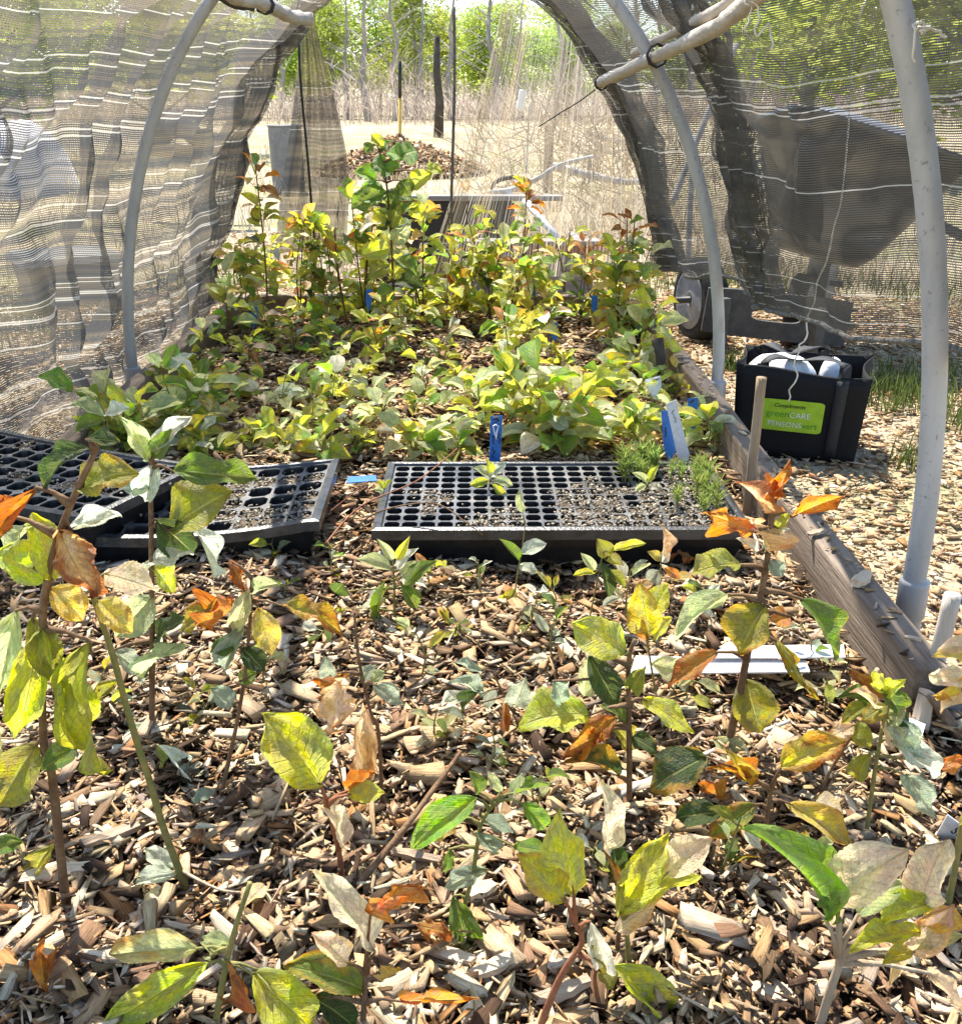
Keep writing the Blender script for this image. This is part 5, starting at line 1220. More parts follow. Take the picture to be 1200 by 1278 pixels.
plant('dark stemmed seedling rising in front of the sagging tray', (190, 918), [(190, 800), (189, 680), (188, 600), (190, 580)], [
 (215, 588, 322, 598, 40, 'green', .15, .2), (210, 662, 290, 612, 66, 'olive', .35, .1), (194, 648, 242, 692, 44, 'dark', .1), (240, 655, 266, 722, 34, 'white', .02), (178, 708, 242, 690, 24, 'white', 0),
 (196, 578, 182, 626, 32, 'white', 0), (190, 745, 145, 795, 44, 'pale', .05), (195, 800, 232, 770, 34, 'dark', .1), (180, 846, 228, 803, 26, 'pale', 0), (140, 812, 180, 852, 26, 'grey', 0), (186, 575, 165, 535, 22, 'pale', .05),
 (192, 572, 215, 535, 24, 'green', .1), (186, 570, 150, 520, 26, 'pale', .05), (190, 565, 240, 520, 22, 'white', .05), (185, 700, 215, 740, 30, 'lime', .2), (188, 610, 150, 600, 26, 'grey', .0), (190, 900, 220, 938, 40, 'grey', .05),
 (188, 905, 160, 930, 26, 'white', 0)], rad=.0036, mat='stem')
plant('slanting green brown stem left of centre with peach and rust leaves', (229, 1102), [(206, 1040), (189, 984), (164, 904), (140, 816), (119, 753), (115, 738)], [
 (130, 716, 198, 738, 46, 'peach', .25, 0), (118, 738, 95, 690, 34, 'orange', .8, .2, c), (122, 750, 165, 790, 34, 'yellow', .4), (150, 850, 120, 880, 22, 'olive', .2), (220, 1092, 165, 1108, 24, 'white', 0, .1), (215, 1085, 180, 1060, 24, 'white', 0, .2)], rad=.0036, mat='stemgreen')
plant('thin seedling with rust and yellow hanging leaves left of centre', (275, 1000), [(300, 880), (311, 790), (314, 722)], [
 (258, 785, 296, 752, 42, 'orange', .75, .1, c), (228, 788, 276, 744, 30, 'olive', .5), (322, 758, 340, 818, 33, 'yellow', .35, -.2), (288, 700, 306, 742, 24, 'brown', .9, 0, c), (352, 756, 428, 792, 26, 'olive', .6, -.2),
 (316, 742, 352, 728, 18, 'pale', 0), (300, 800, 262, 815, 28, 'green', .1), (302, 808, 330, 838, 28, 'dark', .1), (298, 850, 320, 840, 20, 'green', .1), (305, 780, 280, 840, 26, 'grey', .0), (292, 880, 262, 860, 28, 'grey', 0), (310, 735, 290, 790, 24, 'pale', .1)], rad=.0024)
plant('seedling with one large crumpled lime leaf and a peach leaf below it', (427, 1102), [(422, 1060), (408, 1005)], [
 (400, 980, 326, 890, 78, 'lime', .08, .1), (434, 992, 480, 990, 30, 'lime', .05, .1), (424, 1056, 396, 1004, 40, 'peach', .15, -.1), (432, 988, 468, 965, 22, 'brown', .7, .2, c)], rad=.0034, mat='stemred')
plant('dead twig seedling with crumpled peach leaves left of centre', (476, 985), [(472, 913), (462, 888), (448, 825), (442, 764)], [
 (432, 845, 408, 918, 58, 'peach', .55, -.1, c), (452, 876, 436, 962, 44, 'peach', .6, -.2, c), (428, 840, 396, 872, 34, 'brown', .8, .1, c), (412, 842, 404, 818, 22, 'grey', 0), (468, 855, 504, 880, 24, 'grey', .1), (462, 850, 480, 838, 16, 'pale', 0), (450, 850, 470, 830, 18, 'grey', .1)], rad=.0022)
plant('slender dark stem with grey green leaves in the centre of the mulch', (655, 925), [(640, 890), (620, 850), (614, 838)], [
 (600, 870, 560, 850, 22, 'grey', 0), (592, 872, 550, 880, 18, 'white', 0), (578, 890, 600, 862, 18, 'dark', 0), (640, 880, 655, 845, 34, 'grey', .2), (628, 962, 672, 934, 18, 'lime', 0), (600, 840, 566, 826, 18, 'grey', 0), (630, 870, 622, 905, 18, 'brown', .8, 0, c)], rad=.0016)
plant('leafy pale green seedling just in front of the trays, left of centre', (492, 770), [(492, 735), (490, 700)], [
 (488, 712, 446, 698, 20, 'pale', .02, .1, 's'), (496, 712, 522, 684, 18, 'white', 0, .1, 's'), (500, 720, 524, 700, 18, 'pale', 0, .1, 's'), (498, 725, 534, 735, 18, 'white', .05, .1, 's'), (486, 730, 470, 770, 14, 'lime', .1, 0, 's'), (480, 725, 476, 790, 14, 'green', .0, 0, 's'), (500, 730, 520, 760, 22, 'green', 0, 0, 's'),
 (484, 735, 450, 760, 18, 'white', 0, 0, 's'), (482, 745, 462, 770, 14, 'pale', 0, 0, 's'), (490, 700, 470, 672, 12, 'pale', 0, 0, 's'), (494, 698, 512, 668, 12, 'lime', 0, 0, 's'), (506, 735, 546, 700, 22, 'green', .1, 0, 's'), (418, 740, 428, 728, 24, 'green', 0, 0, 's'), (430, 760, 415, 775, 16, 'lime', 0, 0, 's')], rad=.0018, mat='stemgreen')
plant('upright thin seedling with a leaf pair in front of the right tray', (640, 760), [(645, 720), (652, 680), (655, 655)], [
 (652, 640, 648, 610, 14, 'pale', .05, 0, 's'), (650, 692, 682, 678, 20, 'white', 0, 0, 's'), (648, 700, 622, 672, 12, 'green', .1, 0, 's'), (648, 705, 672, 715, 14, 'white', 0, 0, 's'), (643, 735, 630, 755, 16, 'olive', .4, 0, 's'), (640, 745, 620, 760, 14, 'lime', .2, 0, 's')], rad=.0013, mat='stemgreen')
plant('small seedling with an olive leaf before the right tray', (736, 770), [(745, 725), (752, 690)], [
 (758, 695, 745, 672, 22, 'olive', .2, 0, 's'), (760, 690, 806, 678, 10, 'lime', .25, 0, 's'), (742, 712, 724, 690, 12, 'pale', 0, 0, 's'), (756, 700, 778, 706, 22, 'lime', .5, 0, 's'), (742, 716, 715, 718, 10, 'lime', 0, 0, 's'), (750, 700, 760, 745, 16, 'dark', 0, 0, 's'), (755, 712, 780, 735, 18, 'olive', .2, 0, 's')], rad=.0014, mat='stemgreen')
plant('small seedling topped by a dry bud leaf before the right tray', (822, 745), [(824, 715), (825, 690)], [
 (826, 690, 826, 655, 18, 'peach', .5, 0, c), (824, 700, 808, 688, 12, 'yellow', .2, 0, 's'), (826, 702, 836, 686, 12, 'white', 0, 0, 's'), (822, 712, 808, 728, 20, 'grey', 0, 0, 's'), (828, 708, 848, 722, 12, 'orange', .4, 0, 's'), (840, 725, 866, 722, 14, 'yellow', .4, 0, 's')], rad=.0014, mat='stemgreen')
plant('dark stemmed seedling with a big ribbed lime leaf right of centre', (785, 1012), [(785, 934), (784, 830), (792, 798)], [
 (782, 815, 712, 778, 52, 'lime', .1, .1), (735, 818, 768, 878, 36, 'dark', .1, -.2), (802, 872, 864, 916, 36, 'lime', .08, -.2), (735, 893, 646, 908, 60, 'lime', .22, -.1), (752, 915, 698, 942, 46, 'brown', .7, -.2, c), (772, 968, 704, 950, 32, 'dark', .5, -.2),
 (768, 895, 736, 925, 32, 'brown', .8), (764, 905, 790, 935, 30, 'olive', .4), (786, 860, 806, 830, 24, 'olive', .2), (735, 815, 728, 870, 24, 'pale', .1, .2), (690, 850, 700, 880, 30, 'grey', .1), (788, 920, 820, 940, 28, 'dark', .3), (780, 900, 750, 880, 26, 'green', .2)], rad=.0034)
plant('seedling with a lime and scarlet leaf right of the ribbed leaf', (820, 880), [(812, 830), (806, 792)], [
 (808, 793, 798, 726, 42, 'lime', .5, 0), (812, 770, 834, 728, 32, 'lime', .25, .1), (816, 800, 838, 770, 22, 'lime', .1), (812, 830, 850, 840, 30, 'pale', .05), (806, 800, 790, 760, 22, 'orange', .8, .1, c)], rad=.0018, mat='stemgreen')
plant('tallest right seedling with curled orange top leaves beside the board', (905, 945), [(922, 868), (935, 805), (947, 750), (957, 700), (962, 650), (966, 622)], [
 (988, 645, 1057, 618, 24, 'orange', .7, 0, c), (955, 640, 919, 600, 28, 'peach', .7, 0, c), (968, 624, 986, 574, 22, 'orange', .7, 0, c), (962, 622, 956, 588, 22, 'orange', .85, 0, c), (942, 664, 876, 640, 26, 'orange', .65, 0, c), (965, 692, 938, 648, 42, 'peach', .5, -.1, c),
 (925, 705, 864, 718, 54, 'olive', .2, -.1), (908, 742, 844, 802, 36, 'pale', .05, -.1), (955, 755, 922, 818, 64, 'olive', .45, -.1), (1000, 748, 1040, 824, 48, 'green', .3, -.2), (968, 800, 1016, 872, 24, 'olive', .55, -.2, c), (930, 848, 948, 914, 54, 'olive', .35, -.2),
 (895, 814, 833, 858, 32, 'brown', .75, -.1), (890, 922, 918, 962, 36, 'pale', .3, -.2), (970, 660, 985, 640, 14, 'lime', .1), (945, 690, 918, 672, 16, 'white', 0), (952, 690, 985, 660, 18, 'white', .05), (960, 700, 975, 720, 20, 'grey', 0), (985, 770, 960, 775, 30, 'orange', .5)], rad=.0046, mat='stem')
plant('bent seedling with orange and green withered leaves at right', (950, 1065), [(958, 1010), (962, 985)], [
 (974, 958, 1056, 924, 40, 'lime', .65, 0), (985, 1003, 1062, 1056, 36, 'yellow', .5, -.1), (942, 1004, 884, 1046, 32, 'green', .55, -.1), (936, 982, 884, 958, 30, 'olive', .7, .1, c), (882, 945, 812, 988, 52, 'dark', .45, -.1), (900, 1015, 842, 1022, 34, 'dark', .25), (925, 970, 905, 935, 30, 'lime', .5, .1, c)], rad=.0030)
plant('red stemmed seedling with two lime leaves, lower centre', (672, 1290), [(690, 1240), (708, 1205), (726, 1175), (716, 1150)], [
 (716, 1115, 699, 1008, 54, 'lime', .10, .2), (704, 1125, 643, 1066, 50, 'lime', .45, .1), (736, 1150, 758, 1216, 26, 'white', .15, -.1), (752, 1215, 738, 1180, 22, 'olive', .3)], rad=.0032, mat='stemred')
plant('seedling with a tall folded peach leaf, lower centre', (770, 1185), [(774, 1130), (765, 1085)], [
 (753, 1057, 746, 968, 38, 'peach', .12, .1), (768, 1092, 762, 1042, 26, 'dark', .1, .2), (770, 1100, 752, 1060, 14, 'brown', .5, 0, c)], rad=.0024, mat='stem')
plant('seedling with a fan of lime and peach leaves, lower right of centre', (784, 1205), [(782, 1165), (778, 1145)], [
 (772, 1142, 834, 1038, 44, 'lime', .18, .3), (830, 1092, 888, 1045, 42, 'peach', .25, .1), (780, 1137, 875, 1094, 34, 'lime', .12, .1), (770, 1162, 827, 1120, 34, 'peach', .5, .0)], rad=.0028, mat='stemgreen')
plant('small seedling with a white ribbed lime leaf at the bottom edge', (745, 1245), [(742, 1222), (745, 1200)], [
 (757, 1208, 822, 1284, 44, 'lime', .2, -.1), (742, 1195, 736, 1160, 20, 'white', .05), (745, 1205, 765, 1235, 26, 'olive', .2)], rad=.0022, mat='stemred')
plant('lower right seedling with a big green leaf and large bleached leaves', (1020, 1290), [(1036, 1235), (1046, 1205), (1046, 1192)], [
 (1030, 1148, 924, 1034, 66, 'bright', .06, .1), (1044, 1128, 1134, 1060, 66, 'peach', .10, .1), (1152, 1128, 1182, 1048, 58, 'peach', .12, .2), (1070, 1142, 1128, 1102, 46, 'pale', .05, .2), (1148, 1164, 1060, 1186, 32, 'lime', .1, -.1), (1168, 1128, 1094, 1158, 36, 'lime', .1, 0),
 (1135, 1184, 1202, 1168, 24, 'pale', .05), (1140, 1190, 1190, 1130, 40, 'peach', .5, .1), (1048, 1150, 1050, 1100, 24, 'green', .1), (1150, 1150, 1205, 1150, 36, 'yellow', .5), (1160, 1215, 1206, 1262, 30, 'peach', .3, -.2), (1136, 1185, 1100, 1205, 22, 'lime', .1)], rad=.0040, mat='stake')
plant('thin stemmed withered seedling at the right border above the white tag', (1079, 1052), [(1090, 970), (1096, 935), (1102, 900), (1110, 880)], [
 (1112, 925, 1172, 970, 40, 'white', .15, -.1), (1130, 968, 1168, 1022, 32, 'grey', .2, -.1), (1112, 900, 1150, 945, 34, 'grey', .15), (1095, 860, 1120, 890, 28, 'green', .1), (1105, 880, 1075, 900, 26, 'olive', .4), (1090, 885, 1062, 862, 24, 'peach', .5), (1108, 905, 1128, 880, 22, 'pale', .1), (1100, 900, 1112, 935, 26, 'peach', .4), (1085, 940, 1072, 975, 26, 'olive', .2),
 (1170, 960, 1206, 945, 26, 'orange', .6, 0, c), (1108, 868, 1130, 848, 18, 'lime', .1), (1100, 862, 1092, 838, 18, 'lime', .05), (1088, 858, 1128, 858, 12, 'lime', 0), (1110, 895, 1135, 905, 22, 'dark', .1)], rad=.0022, mat='stemgreen')
plant('dark thin stem with drooping leaves right of the withered lime leaf', (1012, 1010), [(1040, 955), (1075, 900), (1090, 878)], [
 (1085, 880, 1050, 905, 22, 'olive', .3), (1080, 885, 1045, 870, 22, 'green', .2), (1065, 905, 1030, 925, 24, 'peach', .5, -.1), (1088, 875, 1060, 835, 22, 'brown', .6, 0, c), (1070, 900, 1085, 935, 24, 'olive', .3)], rad=.0020)
plant('seedling with stacked peach leaves at the right border by the pale stake', (1205, 960), [(1208, 900), (1206, 850)], [
 (1206, 808, 1168, 812, 22, 'peach', .35), (1206, 828, 1164, 818, 30, 'yellow', .25), (1208, 850, 1158, 842, 28, 'peach', .15), (1204, 865, 1162, 868, 26, 'yellow', .5, 0, c), (1208, 878, 1172, 888, 22, 'peach', .4, 0, c)], rad=.0024)
plant('olive stem at the right border below the white tag', (1180, 1140), [(1190, 1090), (1198, 1040), (1206, 1000)], [(1200, 1030, 1215, 1000, 20, 'olive', .3)], rad=.0034, mat='stemgreen')
plant('bottom left seedling with long serrated lime leaves', (268, 1290), [(276, 1235), (290, 1170), (312, 1102)], [
 (260, 1203, 133, 1280, 44, 'lime', .12, -.1), (246, 1184, 136, 1192, 36, 'pale', .45, 0), (314, 1216, 388, 1284, 62, 'lime', .06, -.1), (272, 1190, 250, 1176, 16, 'pale', 0), (285, 1180, 262, 1198, 20, 'pale', 0), (281, 1198, 278, 1250, 9, 'orange', .8, -.1, c), (288, 1178, 252, 1170, 14, 'pale', 0), (320, 1210, 352, 1248, 26, 'pale', .0)], rad=.0030, mat='stemgreen')
plant('seedling with tall bleached peach leaves, lower left of centre', (452, 1290), [(455, 1240), (456, 1215)], [
 (468, 1188, 388, 1086, 48, 'peach', .18, .1), (462, 1142, 527, 1106, 28, 'orange', .6, .1, c), (434, 1204, 388, 1164, 30, 'peach', .35, .1), (454, 1236, 354, 1206, 42, 'green', .45, 0), (388, 1246, 444, 1286, 34, 'dark', .1, -.1), (500, 1250, 598, 1246, 18, 'orange', .5, 0, c), (475, 1225, 502, 1210, 16, 'yellow', .4, 0, c)], rad=.0028, mat='stem')
plant('central seedling with a bright green leaf and grey dried leaves', (575, 1150), [(590, 1090), (600, 1030), (620, 1000)], [
 (595, 996, 516, 1060, 42, 'bright', .05, -.1), (598, 990, 584, 962, 22, 'green', 0, .1), (590, 1040, 615, 1068, 30, 'grey', .3, -.1, c), (566, 1118, 584, 1188, 38, 'green', .05, -.1), (645, 990, 688, 980, 18, 'green', 0), (650, 1002, 680, 1036, 24, 'bright', 0, -.1), (640, 1056, 692, 1066, 24, 'bright', .1), (575, 1020, 545, 1050, 20, 'yellow', .1), (608, 1085, 555, 1110, 22, 'grey', .1), (600, 1020, 640, 1040, 26, 'grey', .2), (560, 1060, 556, 1090, 18, 'green', 0), (636, 1000, 652, 965, 16, 'pale', 0), (626, 990, 610, 962, 14, 'pale', 0)], rad=.0024, mat='stemgreen')
plant('seedling with one grey green leaf at the lower left border', (10, 1085), [(8, 1060)], [(30, 1052, -10, 1060, 26, 'green', .1), (45, 1095, 66, 1055, 26, 'olive', .1), (60, 1085, 34, 1090, 20, 'white', 0)], rad=.0020)
plant('seedling with pale leaves rising over the back of the left trays', (150, 590), [(140, 560), (132, 520), (120, 495)], [
 (90, 488, 48, 468, 28, 'bright', .05, 0), (130, 520, 88, 505, 20, 'pale', 0), (130, 518, 162, 510, 20, 'white', 0), (128, 525, 95, 540, 24, 'green', 0), (140, 560, 110, 580, 26, 'dark', .1), (120, 498, 92, 486, 8, 'pale', 0)], rad=.0018, mat='stemgreen', Yo=1.62)
plant('low pair of olive leaves on the mulch under the left stems', (205, 960), [(208, 950)], [(204, 955, 222, 932, 26, 'olive', .3), (230, 990, 196, 930, 36, 'white', .0), (210, 975, 240, 950, 22, 'dark', .0)], rad=.0016)
plant('small seedling sprouting from the left cells of the right tray', (610, 612), [(611, 600), (612, 592)], [
 (611, 596, 590, 582, 12, 'pale', 0, .1, 's'), (612, 594, 632, 576, 12, 'white', 0, .1, 's'), (611, 600, 586, 606, 12, 'lime', 0, 0, 's'), (613, 600, 640, 606, 12, 'pale', 0, 0, 's'), (612, 592, 606, 572, 10, 'lime', .05, 0, 's'), (613, 604, 632, 622, 10, 'lime', 0, 0, 's')], rad=.0012, mat='stemgreen', z0=TZ)
plant('tiny leaf shoot in the right cells of the wide tray', (806, 612), [(808, 602)], [
 (808, 604, 788, 590, 10, 'pale', 0, 0, 's'), (808, 602, 822, 580, 11, 'lime', 0, 0, 's'), (809, 606, 828, 610, 10, 'white', 0, 0, 's'), (806, 606, 792, 612, 9, 'pale', 0, 0, 's')], rad=.001, mat='stemgreen', z0=TZ)
plant('tiny shoot at the left end of the wide tray', (478, 620), [(480, 608)], [(480, 610, 470, 600, 9, 'lime', 0, 0, 's'), (481, 609, 490, 598, 9, 'lime', 0, 0, 's'), (478, 614, 466, 610, 8, 'pale', 0, 0, 's')], rad=.001, mat='stemgreen', z0=TZ)
# fallen leaves lying on the mulch
fl = [(330, 1105, 'peach', .4, 'bleached fallen leaf right of the slanting left stem foot'), (610, 885, 'grey', 0, 'grey green fallen leaf in the centre of the mulch'), (905, 1000, 'brown', .7, 'curled brown fallen leaf below the tallest right seedling'), (690, 965, 'olive', .3, 'olive fallen leaf right of the bright green leaf'),
 (520, 1155, 'brown', .7, 'curled brown fallen leaf below the long dark twig'), (868, 700, 'brown', .8, 'curled brown fallen leaf in front of the right tray end'), (560, 780, 'olive', .5, 'olive fallen leaf in front of the wide tray'), (700, 830, 'peach', .6, 'bleached fallen leaf left of the big ribbed leaf'), (1010, 1000, 'peach', .4, 'peach fallen leaf beside the bent right seedling'),
 (240, 1000, 'grey', 0, 'grey green fallen leaf between the left stems'), (1110, 1230, 'peach', .5, 'bleached fallen leaf near the bottom right corner'), (60, 1240, 'orange', .8, 'orange fallen leaf near the bottom left corner'), (375, 950, 'brown', .8, 'brown fallen leaf behind the large crumpled lime leaf')]
for (px, py, cc_, bb, lb) in fl:
    B = PZ(px, py, .020); a = rng.uniform(0, 6.28); L = rng.uniform(.022, .04)
    root = empty('fallen_leaf', B); tag(root, lb, 'leaf', 'leaves fallen on the mulch')
    put_leaf(root, B, B + Vector((math.cos(a) * L, math.sin(a) * L, .008)), L * .6, rng.choice(CURL if bb > .4 else BIG), cc_, bb, Vector((rng.uniform(-.3, .3), -.3, 1)))

# ------------------------------------------------------------------ seedlings farther back
def pick(w): return rng.choices(list(w), weights=[w[k] for k in w])[0]
PW_LOW = {'lime': 5, 'pale': 6, 'white': 2.0, 'green': 1.5, 'bright': 2, 'olive': .6}
PW_MID = {'lime': 7, 'pale': 3, 'white': .8, 'green': 1.6, 'bright': 1.6, 'olive': 1.5, 'orange': .5, 'dark': .5, 'peach': .7}
PW_TALL = {'lime': 8, 'pale': 3, 'green': 1.6, 'bright': 2.6, 'olive': 1.5, 'orange': .4, 'dark': .5, 'peach': .9, 'yellow': .9}
def shrub(X, Y, h, nleaf, ll, pw, label, group, stems=1, spread=.06, top_orange=False, droop=.0, wr=.56):
    root = empty('seedling', (X, Y, 0)); tag(root, label, 'seedling', group); m = MB(); tips = []
    for s in range(stems):
        a = rng.uniform(0, 6.28); sp_ = spread * rng.uniform(.2, 1) * (0.3 if stems == 1 else 1)
        e = Vector((math.cos(a) * sp_, math.sin(a) * sp_ * .7, h * rng.uniform(.75, 1))); mid = Vector((e.x * .4 + rng.gauss(0, .006), e.y * .4, e.z * .5))
        path = smooth_path([Vector((0, 0, -.02)), Vector((0, 0, 0)), mid, e], 4)
        r0 = .0014 + h * .006; N = len(path); m.tube(path, [r0 * (1 - .6 * i / (N - 1)) for i in range(N)], 5, True)
        tips.append(path)
    for i in range(nleaf):
        path = tips[i % stems]; t = rng.uniform(.25, 1) ** .75; k = min(int(t * (len(path) - 1)), len(path) - 2); p = path[k].lerp(path[k + 1], t * (len(path) - 1) - k)
        a = i * 2.4 + rng.uniform(-.5, .5); el = rng.uniform(-.5, .9) - droop + .4 * (t - .5); d = Vector((math.cos(a) * math.cos(el), math.sin(a) * math.cos(el), math.sin(el)))
        L = ll * rng.uniform(.6, 1.15) * (1 - .25 * t); pet = L * rng.uniform(.15, .45); b = p + d * pet; b.z = max(b.z, .012); tt = b + (d + Vector((0, 0, -.15))).normalized() * L; tt.z = max(tt.z, .010)
        colr = pick(pw); br = rng.choice([0, .05, .1, .15, .3, .5]) if colr not in ('orange', 'peach', 'brown') else rng.uniform(.3, .9)
        if top_orange and t > .86 and rng.random() < .7: colr, br = rng.choice(['orange', 'orange', 'peach', 'brown']), rng.uniform(.5, .95)
        hint = Vector((rng.gauss(0, .35), rng.gauss(-.25, .35), 1))
        put_leaf(root, b + Vector((X, Y, 0)), tt + Vector((X, Y, 0)), L * wr * rng.uniform(.8, 1.15), rng.choice(SMALL), colr, br, hint)
        m.tube([p, b], [.0009, .0006], 4, False)
    m.build('stem', M['stem' if h > .12 else 'stemgreen'], root, True)
rows = [(568, 100, 590, .050, 9, PW_LOW, .05, 'row right behind the trays'), (548, 150, 900, .055, 11, PW_LOW, .052, 'second row behind the trays'), (524, 175, 880, .06, 11, PW_LOW, .052, 'third row behind the trays'),
        (500, 190, 860, .06, 9, PW_LOW, .05, 'fourth row behind the trays'), (472, 235, 830, .07, 6, PW_MID, .048, 'fifth row behind the trays'), (448, 260, 825, .09, 7, PW_MID, .05, 'sixth row behind the trays'),
        (425, 290, 815, .12, 7, PW_MID, .05, 'seventh row behind the trays'), (402, 300, 815, .19, 10, PW_TALL, .055, 'eighth row behind the trays'), (384, 320, 800, .26, 9, PW_TALL, .058, 'last row before the far board')]
for ri, (py, x0, x1, h, cnt, pw, ll, rn) in enumerate(rows):
    for i in range(cnt):
        px = x0 + (x1 - x0) * (i + .5 + rng.uniform(-.3, .3)) / cnt; q = PZ(px, py + rng.uniform(-8, 8), 0)
        if ri == 0 and not (px < 600): continue
        q.x = min(max(q.x, BX0 + TH + .05), BX1 - TH - .04); hh = h * rng.uniform(.5, 1.8)
        sz = 'taller' if hh > h * 1.1 else 'low'
        shrub(q.x, q.y, hh, rng.randint(13, 22), ll * rng.uniform(1.0, 1.45), pw, f'{sz} leafy seedling, {ordinal(i)} from the left in the {rn}', 'seedlings in rows behind the trays', stems=rng.choice([1, 2, 2, 3]), spread=.05)
# named shrubs at the back: (base px, base py, top py, leaves, leaf length, stems, spread, palette, label)
back = [(250, 428, 345, 9, .07, 1, .05, PW_LOW, False, 'seedling with drooping pale leaves beside the far left board'), (300, 412, 310, 14, .06, 2, .07, PW_TALL, False, 'seedling with lime leaves near the left board'), (335, 418, 222, 18, .055, 1, .10, PW_MID, True, 'tall thin twig with orange leaves left of the green shrub'),
        (375, 400, 270, 18, .055, 2, .07, PW_TALL, False, 'leafy seedling left of the tall green shrub'), (415, 402, 300, 26, .06, 3, .10, PW_TALL, False, 'bushy lime seedling below the left of the tall shrub'), (455, 395, 250, 30, .07, 3, .11, PW_TALL, False, 'bushy lime and peach seedling in front of the tall shrub'),
        (528, 398, 238, 26, .062, 2, .10, PW_TALL, False, 'lime seedling right of the tall green shrub'), (570, 405, 300, 24, .065, 3, .10, PW_TALL, False, 'bushy green seedling in the back centre'), (612, 400, 285, 26, .065, 3, .10, PW_TALL, False, 'bushy lime seedling right of the back centre'),
        (648, 395, 235, 20, .055, 1, .12, PW_TALL, True, 'slender seedling topped with orange leaves at the back'), (668, 420, 330, 18, .06, 2, .08, PW_TALL, False, 'lime seedling below the orange topped one'), (725, 400, 315, 14, .055, 2, .07, PW_MID, True, 'red and orange leaved seedling at the back right'),
        (770, 425, 320, 28, .065, 3, .09, PW_TALL, False, 'dense lime seedling at the far right of the bed'), (800, 410, 270, 20, .055, 2, .10, PW_MID, True, 'orange tipped seedling under the edge of the right cloth'), (790, 470, 385, 18, .07, 2, .08, PW_LOW, False, 'broad leaved pale seedling near the dark stub'),
        (640, 470, 395, 16, .055, 2, .07, PW_MID, False, 'green seedling in the middle of the bed'), (480, 455, 380, 14, .05, 2, .07, PW_MID, False, 'sparse green seedling left of the middle of the bed'), (690, 560, 480, 22, .075, 3, .09, PW_LOW, False, 'big lime leaved seedling behind the blue tag and the tray'), (665, 545, 455, 18, .07, 2, .06, PW_LOW, False, 'upright lime seedling right of the blue tag'),
        (800, 560, 520, 16, .05, 2, .07, PW_LOW, False, 'low lime seedling left of the white and blue tags'), (165, 560, 500, 18, .065, 3, .09, PW_LOW, False, 'pale leafy seedling by the left board behind the trays'), (230, 545, 470, 20, .065, 3, .09, PW_LOW, False, 'lime leafy seedling second from the left board behind the trays'), (885, 560, 510, 10, .05, 1, .05, PW_LOW, False, 'seedling between the blue tag and the right board'), (850, 500, 462, 5, .04, 1, .03, {'yellow': 1, 'lime': 1}, False, 'small yellow leaved sprout by the inner side of the right board')]
for (px, py, ty, nl, ll, st, spd, pw, orn, lb) in back:
    q = PZ(px, py, 0); q.x = min(max(q.x, BX0 + TH + .04), BX1 - TH - .03); t = PY(px, ty, q.y); shrub(q.x, q.y, max(t.z, .05) * 1.12, int(nl * 2.4), ll * 1.3, pw, lb, 'taller seedlings in the back of the bed', st, spd, orn)
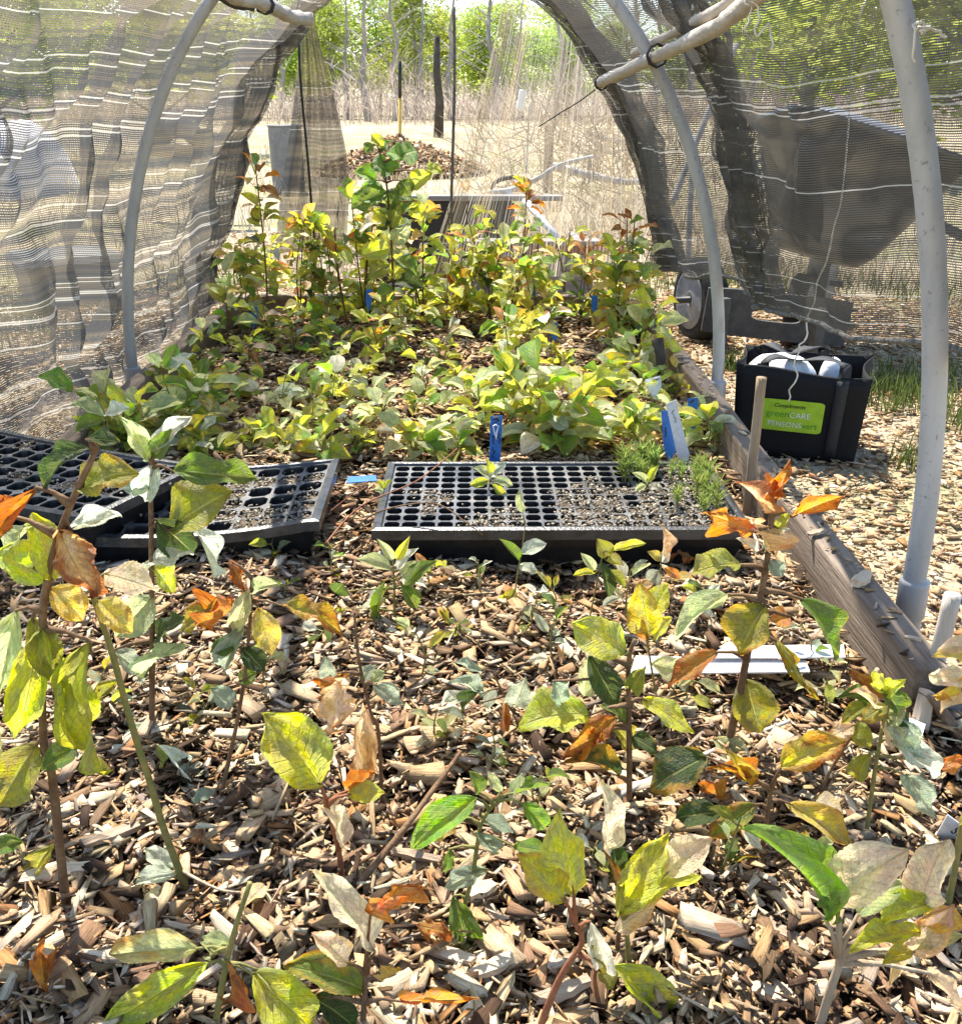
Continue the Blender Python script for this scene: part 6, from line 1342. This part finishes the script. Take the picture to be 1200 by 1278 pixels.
plant('tallest green shrub with broad round leaves in the back centre', (492, 396), [(490, 340), (486, 270), (480, 215), (468, 172)], [
 (480, 250, 447, 238, 34, 'bright', 0), (470, 225, 442, 215, 28, 'bright', 0), (488, 215, 462, 205, 30, 'green', 0), (500, 195, 520, 188, 36, 'bright', 0, .2), (505, 198, 482, 190, 26, 'bright', 0), (484, 240, 438, 262, 32, 'green', 0), (500, 225, 512, 245, 28, 'green', 0), (515, 235, 540, 215, 24, 'lime', 0), (532, 212, 552, 214, 20, 'lime', .05),
 (478, 185, 462, 168, 16, 'lime', 0), (474, 190, 488, 176, 16, 'green', 0), (466, 180, 455, 190, 14, 'green', 0), (520, 250, 525, 275, 22, 'lime', .05), (490, 262, 470, 285, 26, 'dark', 0), (500, 265, 522, 250, 24, 'green', 0), (482, 275, 450, 292, 24, 'peach', .2), (488, 280, 466, 262, 24, 'lime', .3), (494, 285, 512, 300, 24, 'dark', 0), (490, 300, 512, 280, 22, 'pale', .1),
 (488, 310, 452, 318, 28, 'lime', .3), (492, 325, 520, 345, 26, 'green', 0), (486, 330, 460, 345, 24, 'olive', .1), (490, 345, 515, 325, 24, 'lime', 0), (488, 290, 500, 250, 20, 'olive', .3), (484, 262, 498, 232, 24, 'green', 0), (478, 215, 500, 205, 20, 'bright', 0), (492, 360, 470, 372, 26, 'bright', .1), (492, 352, 530, 360, 26, 'dark', 0)], rad=.004, group='taller seedlings in the back of the bed', Yo=2.72)

# thin small seedlings scattered over the near half
near_spots = [(355, 760, 'left of the dead twig seedling'), (395, 800, 'behind the dead twig seedling'), (540, 740, 'just right of the leafy pale seedling'), (575, 800, 'in the open mulch before the tray'), (600, 745, 'in front of the left half of the wide tray'), (690, 760, 'before the middle of the wide tray'), (525, 850, 'in the open mulch left of centre'),
 (690, 830, 'left of the ribbed lime leaf'), (660, 790, 'in the open mulch right of centre'), (780, 770, 'before the right half of the wide tray'), (870, 770, 'left of the tallest right seedling'), (330, 860, 'below the rust leaved seedling'), (250, 900, 'between the two left stems'), (545, 930, 'above the bright green leaf'), (670, 1010, 'right of the bright green leaf'), (410, 720, 'at the right corner of the sagging tray'),
 (340, 700, 'under the front of the sagging tray'), (985, 840, 'beside the flat white strips'), (1030, 880, 'near the end of the right board'), (860, 880, 'left of the lowest right spotted leaf'), (740, 1090, 'behind the fan of lime leaves'), (900, 1090, 'left of the big green leaf'), (1000, 1090, 'behind the big green leaf'), (610, 960, 'in the centre of the foreground'), (130, 900, 'behind the left slanting stem')]
PW_NEAR = {'grey': 3, 'pale': 3, 'green': 2, 'lime': 2, 'white': 1.5, 'olive': 1, 'peach': .6}
for (px, py, lb) in near_spots:
    q = PZ(px, py, 0); shrub(q.x, q.y, rng.uniform(.035, .085), rng.randint(5, 9), rng.uniform(.024, .036), PW_NEAR, 'small thin stemmed seedling ' + lb, 'small seedlings of the near half', 1, .05, False, .1, .45)
